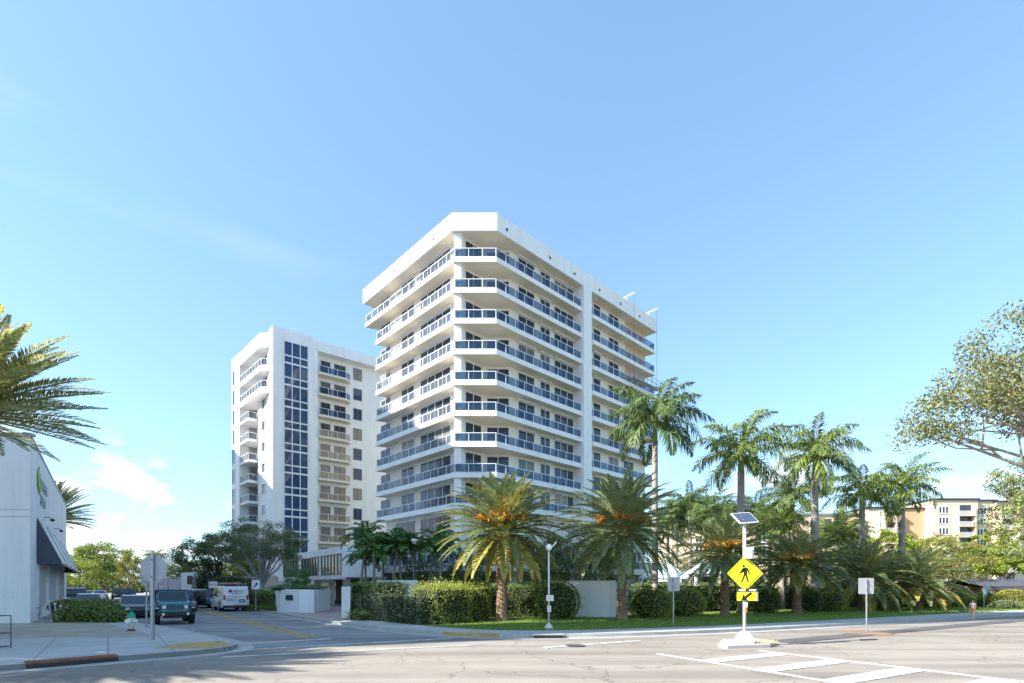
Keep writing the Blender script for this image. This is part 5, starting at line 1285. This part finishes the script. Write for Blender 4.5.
for i, (px, Y, z, rx, rz_, lm, lab, n) in enumerate((
    (575,43,5.0,2.9,2.3,lf_dark,'dark green tree above the left end of the plain white wall',9000),
    (548,44,3.6,2.2,2.3,lf_dark,'dark bushy tree behind the white push button post',6000),
    (606,44,3.9,2.2,2.2,lf_small,'green tree behind the plain white wall left of the second palm',6000),
    (470,44,3.0,2.4,1.9,lf_dark,'dark bushy tree behind the left side of the fruiting palm',6000),
    (424,45,2.8,2.2,1.7,lf_dark,'dark shrubby tree behind the right end of the number wall',5000),
    (706,50,4.6,4.0,3.9,lf_dark,'dark tree mass left of the crossing sign',8000),
    (772,48,4.6,4.0,3.9,lf_dark,'dark tree mass right of the crossing sign',8000),
    (830,54,4.6,3.6,3.6,lf_dark,'dark tree between the crossing sign and the beige apartments',7000),
    (884,64,5.6,4.6,3.4,lf_bright,'bright green tree below the left end of the beige apartments',8000),
    (845,70,6.0,4.6,3.0,lf_bright,'bright green tree before the left wing of the beige apartments',7000),
    (946,58,4.4,4.3,3.6,lf_rust,'rust tinged tree right of the last date palm',11000),
    (925,66,6.0,3.8,3.4,lf_bright,'light green tree behind the rust tinged one',7000),
    (1000,80,6.8,5.4,3.6,lf_bright,'bright green tree at the right before the beige apartments',10000),
    (972,84,5.6,4.0,3.6,lf_bright,'bright green tree behind the rust tinged tree, toward the right edge',7000),
    (1035,74,6.6,4.6,4.0,lf_bright,'bright green tree above the dark roofed house at the right edge',7000))):
    make_tree('broadleaf_tree' if z > 3.5 else 'shrub_tree', lab, (X(px,Y),Y,.15), [(0,0,z,rx,rx*.85,rz_),(rx*.5,.2,z-.8,rx*.6,rx*.6,rz_*.7),(-rx*.55,0,z-.7,rx*.6,rx*.6,rz_*.7)], .16+.05*(z>4), lm, n, .17+.0022*Y*(Y>60), clump=.7, nlimb=8, seed=50+i,
              leafm2=lf_bright if lm is lf_rust else None, share2=.35)
# right hand trees reaching in from outside the frame
make_tree('overhanging_tree', 'sparse olive tree with bare grey branches reaching in from the right edge', (20.5,17.0,.15),
          [(-5.6,0,7.6,1.8,1.6,1.0),(-4.5,.2,8.6,1.6,1.7,.9),(-3.0,.3,9.9,1.9,1.9,1.4),(-2.2,.3,11.0,1.4,1.4,.9),(-6.9,0,6.8,.9,.9,.4),(-3.4,0,7.9,1.9,1.6,.9),(-.5,0,8.8,2.8,2.6,2.2)], .30, leaf('olive_yellow_leaf',(.09,.10,.03),(.29,.27,.085)), 34000, .12, mat('pale_twig_bark',(.30,.26,.21),.9,var=.3), clump=.6, nlimb=60, seed=71, fork=.55, leafm2=lf_olive, share2=.5, limb_r=.22, flat=.75)
make_tree('green_tree', 'fresh green leafy tree below the overhanging branches at the right edge', (31.8,30,.15),
          [(-2.2,0,8.2,1.7,1.7,1.3),(-2.7,0,6.0,1.6,1.8,1.3),(-.3,0,7.0,2.6,2.4,2.6),(-2.6,0,4.2,1.3,1.3,.9)], .28, lf_bright, 12000, .15, clump=.6, nlimb=22, seed=73, fork=.55, leafm2=lf_olive, share2=.65)

# ================================================================== hedges and clipped bushes
def hb(px0, px1, pt, pb, Y0, Y1, th):       # a hedge box between two photo columns
    a = Vector((X(px0,Y0),Y0,0)); c = Vector((X(px1,Y1),Y1,0)); d = c-a; ang = math.atan2(d.y,d.x); n = Vector((-math.sin(ang),math.cos(ang),0))
    mid = (a+c)/2+n*th/2; Ym = (Y0+Y1)/2; zt = CAMZ+(HZ-pt)*Ym/F; zb = .15
    return ('box', mid.x, mid.y, (zt+zb)/2, d.length/2, th/2, (zt-zb)/2, ang)
g0 = lambda px, Y: (X(px,Y),Y,.15)
make_hedge('hedge', 'dark clipped hedge beside the right gate pier', 'hedge', [hb(349,392,583.5,0,32.0,30.8,1.8), hb(347,362,612,0,28.9,28.2,.7)], lf_hedge, 320, .085, g0(365,31), seed=1)
make_hedge('hedge', 'loose thinning hedge along the side street sidewalk below the number wall', 'hedge', [hb(356,424,594.5,0,29.6,25.2,1.0)], lf_olive, 210, .085, g0(390,27), seed=2, rough=.5)
make_hedge('hedge', 'tall light green hedge left of the fruiting palm', 'hedge', [hb(411,438,588,0,26.6,25.4,2.4), hb(436,492,586.5,0,26.2,29.0,2.2)], lf_hedgey, 330, .085, g0(450,27), seed=3, rough=.2)
make_hedge('hedge', 'green hedge right behind the trunk of the fruiting palm', 'hedge', [hb(488,546,585.5,0,32.0,31.2,1.6)], lf_hedge, 330, .085, g0(520,31.5), seed=4)
BG = 'round clipped bushes on the lawn'
def bush(px, py, w, h, Y, label, lm, sd, group=BG):
    s = Y/F; rz_ = h*s/2; zc = CAMZ+(HZ-py)*s; rx = w*s/2
    return make_hedge('clipped_bush', label, 'bush', [('ball', X(px,Y), Y, max(zc,rz_*.8+.15), rx, rx*.95, rz_)], lm, 300, .085, g0(px,Y), group, seed=sd, rough=.05)
bush(558,604,44,44,29.6,'large round bush touching the plain white wall by the push button post', lf_hedge, 11)
bush(651,608,46,34,30.8,'wide round bush just right of the second date palm', lf_hedgey, 12)
bush(684,608.5,42,32,32.4,'round bush behind the thin sign post', lf_hedgey, 13)
bush(766,606,26,27,36.0,'round bush just right of the yellow crossing sign', lf_hedge, 14)
bush(752,607,20,24,38,'small round bush hidden behind the crossing pole', lf_hedge, 15)
bush(811,607,22,26,38.5,'small round bush right of the low dark date palm', lf_hedge, 16)
bush(830,608,30,23,38.8,'wide low round bush left of the median sign', lf_hedgey, 17)
bush(875,606,18,24,41,'bright round bush right of the median sign post', lf_hedgey, 18)
bush(935,607,24,16,45,'low bright bush right of the last date palm', lf_hedgey, 19)
bush(956,606,30,18,47,'low green shrub mound near the far right person', lf_bright, 20)
bush(986,606,28,16,49,'light green shrub mound beside the dark roofed house', lf_bright, 21)
bush(1012,601,30,20,47,'yellow green shrub at the right edge before the dark roofed house', lf_yel, 22)
bush(1006,609,26,10,43,'pale low shrub at the right edge by the driveway', lf_olive, 23)
bush(905,606,22,18,46,'dark low bush between the last two date palms', lf_dark, 24)
make_hedge('hedge', 'long dark hedge behind the row of date palms', 'hedge', [hb(640,770,584,0,37,41,1.2), hb(765,905,586,0,41,50,1.2)], lf_dark, 150, .11, g0(740,40), seed=30)
make_hedge('hedge', 'clipped green hedge along the side street right of the white van', 'hedge', [hb(248,274,592,0,43.5,40.4,1.5), hb(246,273,606,0,42.6,39.7,.5)], lf_hedge, 240, .1, g0(260,42), seed=31)
make_hedge('planter_hedge', 'low hedge strip growing along the top of the left gate wall', 'hedge', [('box', X(299,39.0), 38.6, 1.9, 1.7, .8, .17, -.12)], lf_small, 300, .08, g0(299,39), seed=32)
make_hedge('hedge', 'dark clipped shrub mass under the dark leaning tree', 'hedge', [('ball', X(209,58),58,2.3,1.6,1.3,1.9),('ball', X(229,52),52,1.7,2.2,1.3,1.5)], lf_dark, 110, .15, g0(215,56), seed=33)
make_hedge('shop_bushes', 'low spreading green bushes beside the corner shop sidewalk', 'bush', [('ball',-23.4,27.8,.45,1.0,.9,.62),('ball',-22.3,27.6,.48,1.2,.8,.62),('ball',-22.9,28.6,.6,1.2,.9,.72),('ball',-21.2,27.4,.32,.9,.7,.45)], lf_hedge, 260, .12, (-22.2,28,.15), seed=34)
bush(70,607,34,16,31,'yellow green bush behind the low bushes by the corner shop', lf_hedgey, 35)

# lawn blades along the road
rng = np.random.default_rng(77)
pts = [p for p in Eo if -4 < p.x < 42 and p.y < 45]
A = np.array([[p.x,p.y] for p in pts]); n = 90000
seg = np.linalg.norm(np.diff(A,axis=0),axis=1); cum = np.concatenate([[0],np.cumsum(seg)]); q = rng.uniform(0,cum[-1],n)
ix = np.clip(np.searchsorted(cum,q)-1,0,len(seg)-1); f_ = (q-cum[ix])/seg[ix]; P0 = A[ix]+(A[ix+1]-A[ix])*f_[:,None]
tdir = (A[ix+1]-A[ix])/seg[ix][:,None]; nrm = np.stack([-tdir[:,1],tdir[:,0]],axis=1); d_ = rng.uniform(0,1,n)**1.3*9
base = np.concatenate([P0+nrm*d_[:,None], np.full((n,1),.155)],axis=1)
a = rng.uniform(0,2*math.pi,n); wv = np.stack([np.cos(a),np.sin(a),np.zeros(n)],axis=1)*.012
tip = base+np.stack([rng.normal(0,.02,n),rng.normal(0,.02,n),rng.uniform(.04,.10,n)],axis=1)
tag(arrpart('grass', np.stack([base-wv,base+wv,tip],axis=1).reshape(-1,3), 3, grassm), 'short green lawn grass between the sidewalk and the clipped bushes', 'grass', kind='stuff')
# ================================================================== beige apartments at the right
beige = mat('beige_stucco', (.58,.44,.32), .85, var=.06, vscale=.3); beigel = mat('light_beige_stucco', (.68,.54,.41), .85, var=.05, vscale=.3); peach = mat('peach_stucco', (.52,.33,.20), .85, var=.05)
ap = thing('apartment_block', 'long beige apartment block with balconies beyond the palms on the right', 'building', (110,150,.15))
YB = 146.0; sB = YB/F; zb_ = lambda py: CAMZ+(HZ-py)*sB
blocks = [(676,790,519,beigel,4),(786,872,514,beige,2),(870,900,508,beigel,1),(898,935,507.5,peach,3),(933,978,500,beigel,0),(976,1000,500.5,beigel,1.2),(998,1110,502,beigel,.5)]
walls = []
for i, (a, c, t_, mt, dp) in enumerate(blocks):
    m = MB(); x0, x1 = X(a,YB), X(c,YB); m.box(x0,x1,YB+dp,YB+26,.15,zb_(t_)); walls.append((part('wall', m, mt, ap), YB+dp))
    m = MB(); m.box(x0-.3,x1+.3,YB+dp-.4,YB+26.2,zb_(t_),zb_(t_)+.45); part('roof_edge', m, darkm if a > 860 else galv, ap)
wfr = railm
def bw(px0, px1, py0, py1, blk, n=3):
    fr = (Vector((0,YB+blocks[blk][4],0)), Vector((1,0,0)), Vector((0,-1,0)))
    k = (YB+blocks[blk][4])/YB
    window(fr, 0, X(px0,YB), X(px1,YB), zb_(py1), zb_(py0), ap, n, winm, fw=.22, dep=.12)
for r in range(6):
    y = 507+10.6*r
    bw(938.5,948.5,y,y+6,4); 
    if r < 5: bw(980,990,y+.5,y+6.5,5)
    bw(905,909.5,y+3,y+8.5,3,1)
for r in range(4):
    y = 511+10.6*r; bw(882,889,y,y+6,2,2); bw(840,850,y+6,y+12,1,2); bw(814,822,y+6,y+12,1,2)
    bw(700,708,y+13,y+19,0,2); bw(740,748,y+13,y+19,0,2); bw(765,773,y+13,y+19,0,2)
def bal_stack(px0, px1, pt, n, blk):
    yy = YB+blocks[blk][4]; 
    m = MB(); m.box(X(px0,YB),X(px1,YB),yy-.05,yy+.3,.3,zb_(pt)); rec = part('balcony_recess', m, winm, ap)
    for r in range(n):
        y = pt+10.6*(r+1)
        m = MB(); m.box(X(px0,YB)-.3,X(px1,YB)+.3,yy-1.5,yy+.0,zb_(y)-.3,zb_(y)); m.box(X(px0,YB)-.35,X(px0,YB),yy-1.4,yy,zb_(y),zb_(y)+2.7); m.box(X(px1,YB),X(px1,YB)+.35,yy-1.4,yy,zb_(y),zb_(y)+2.7); bl = part('balcony', m, beige, ap)
        m = MB(); k = int((X(px1,YB)-X(px0,YB))/.22)
        for i in range(k): x = X(px0,YB)+i*.22; m.box(x,x+.05,yy-1.45,yy-1.41,zb_(y),zb_(y)+1.1)
        m.box(X(px0,YB),X(px1,YB),yy-1.47,yy-1.4,zb_(y)+1.1,zb_(y)+1.18); part('railing', m, railm, bl)
bal_stack(955.5,971,505,6,4); bal_stack(1000,1016,508,6,6); bal_stack(885,895,511,4,2); bal_stack(855,866,518,3,1); bal_stack(826,836,518,3,1)
# dark roofed house at the right edge
h = thing('dark_roofed_house', 'low house with a wide dark roof and brick front at the right edge', 'house', (54,55,.15))
Yh = 54; s = Yh/F; x0 = X(990,Yh)
m = MB(); m.box(x0+2,x0+24,Yh+1.5,Yh+12,.15,2.0); part('wall', m, mat('brown_brick',(.26,.12,.08),.85,var=.3,vscale=6), h)
m = MB(); zt = CAMZ+(HZ-582.5)*s; zl = CAMZ+(HZ-589)*s
m.slab([(x0,Yh,zl+.1),(x0+26,Yh,zl+.1),(x0+26,Yh+3.5,zt+.2),(x0,Yh+3.5,zt+.2)], (0,0,.22)); m.slab([(x0,Yh+3.5,zt+.2),(x0+26,Yh+3.5,zt+.2),(x0+26,Yh+13,zl),(x0,Yh+13,zl)], (0,0,.22)); m.box(x0,x0+26,Yh-.05,Yh+.05,zl-.15,zl+.3)
part('roof', m, mat('dark_roof',(.07,.07,.08),.7,var=.2,vscale=2), h)
m = MB(); m.box(x0+3,x0+8,Yh+1.45,Yh+1.52,.5,1.7); m.box(x0+11,x0+18,Yh+1.45,Yh+1.52,.5,1.7); part('window', m, winm, h)
for i in range(5): 
    m = MB(); m.box(x0+.6+i*5,x0+.9+i*5,Yh+.3,Yh+.6,.15,2.2); part('post', m, beige, h)
t = thing('street_sign', 'blue grey diamond shaped sign turned edgewise above the far right person', 'sign', (X(984,48),48,.15))
m = MB(); post(m, Vector((X(984,48),48,0)), 2.2, .04); part('post', m, galv, t)
m = MB(); c = Vector((X(985,48),47.95,1.75)); m.slab([c+Vector((.4,0,.0)), c+Vector((0,0,.55)), c+Vector((-.4,0,0)), c+Vector((0,0,-.55))], (0,-.01,0)); part('sign_plate', m, mat('blue_grey_sign',(.22,.30,.38),.5), t)
# pale roofed garden pavilions
for i, (px, Y, w, pe, pt) in enumerate(((664,44,42,578,561),(706,47,40,573,558))):
    s = Y/F; cx = X(px,Y); hw_ = w*s/2; ze = CAMZ+(HZ-pe)*s; zp = CAMZ+(HZ-pt)*s
    t = thing('garden_pavilion', ('pale blue roofed pavilion left of the thin sign post' if i == 0 else 'pale roofed pavilion behind the palm next to the crossing sign'), 'pavilion', (cx,Y,.15))
    m = MB(); m.add([(cx-hw_,Y-hw_,ze),(cx+hw_,Y-hw_,ze),(cx+hw_,Y+hw_,ze),(cx-hw_,Y+hw_,ze),(cx,Y,zp)], [(0,1,4),(1,2,4),(2,3,4),(3,0,4),(3,2,1,0)]); m.box(cx-hw_-.02,cx+hw_+.02,Y-hw_-.02,Y+hw_+.02,ze-.12,ze-.003); part('roof', m, mat('pale_blue_roof',(.42,.55,.66),.5,var=.08), t)
    for sx in (-1,1):
        for sy in (-1,1):
            m = MB(); m.box(cx+sx*(hw_-.5)-.16,cx+sx*(hw_-.5)+.16,Y+sy*(hw_-.5)-.16,Y+sy*(hw_-.5)+.16,.15,ze-.12); part('post', m, railm, t)
    m = MB(); m.box(cx-hw_+.8,cx+hw_-.8,Y+.5,Y+.7,.15,ze-.3); part('rear_wall', m, winm, t)

# ================================================================== unseen blocks added off to the left, shaped to shade the side street
def shade_block(label, x0, x1, y0, y1, h):
    t = thing('added_shade_block', label, 'building', ((x0+x1)/2,(y0+y1)/2,.15))
    m = MB(); m.box(x0,x1,y0,y1,.15,h); part('wall', m, white, t)
    for sgn, xx_ in ((1,x1),):
        fr = (Vector((xx_,y0,0)), Vector((0,1,0)), Vector((1,0,0)))
        m = MB(); fl = int(h/3.1); nb = max(1,int((y1-y0)/3.2))
        for k in range(fl):
            for i in range(nb): m.fbox(fr, 1+i*3.2, 2.8+i*3.2, 0, .04, 1+k*3.1, 2.6+k*3.1)
        o = part('windows', m, winm, t)
    m = MB(); m.box(x0-.2,x1+.2,y0-.2,y1+.2,h,h+.6); part('roof_parapet', m, white, t)
shade_block('tall narrow pale apartment block left of the near sidewalk palms', -58, -50, -.3, 3.0, 66)
shade_block('middle height pale block joined to the tall narrow one', -54, -50, 3.2, 7.3, 31)
shade_block('lower pale block joined between the two taller ones', -58, -50, 7.6, 11.8, 29)
shade_block('stepped pale block beside the wide tall one', -58, -50, 12.0, 14.8, 38)
shade_block('wide tall pale apartment block behind the corner shop', -72, -52, 15, 51, 50)
shade_block('far tall pale apartment block left of the side street', -110, -82, 38, 68, 52)

# far wooded horizon
rng = np.random.default_rng(5)
n = 60000; a = rng.uniform(R(-62),R(62),n); r = rng.uniform(210,260,n)
hgt = 4.5+2.2*np.sin(a*23)+1.6*np.sin(a*57+1)+1.0*np.sin(a*131)
C = np.stack([np.sin(a)*r, np.cos(a)*r, rng.uniform(0,1,n)**.8*hgt*1.0+.1], axis=1)
D = unit(n); tag(arrpart('distant_trees', quads(C, D, rng.uniform(1.0,2.2,n), rng.uniform(.7,1.3,n)), 4, leaf('distant_leaf',(.05,.09,.03),(.15,.20,.06))), 'low line of far trees along the horizon', 'trees', kind='stuff')
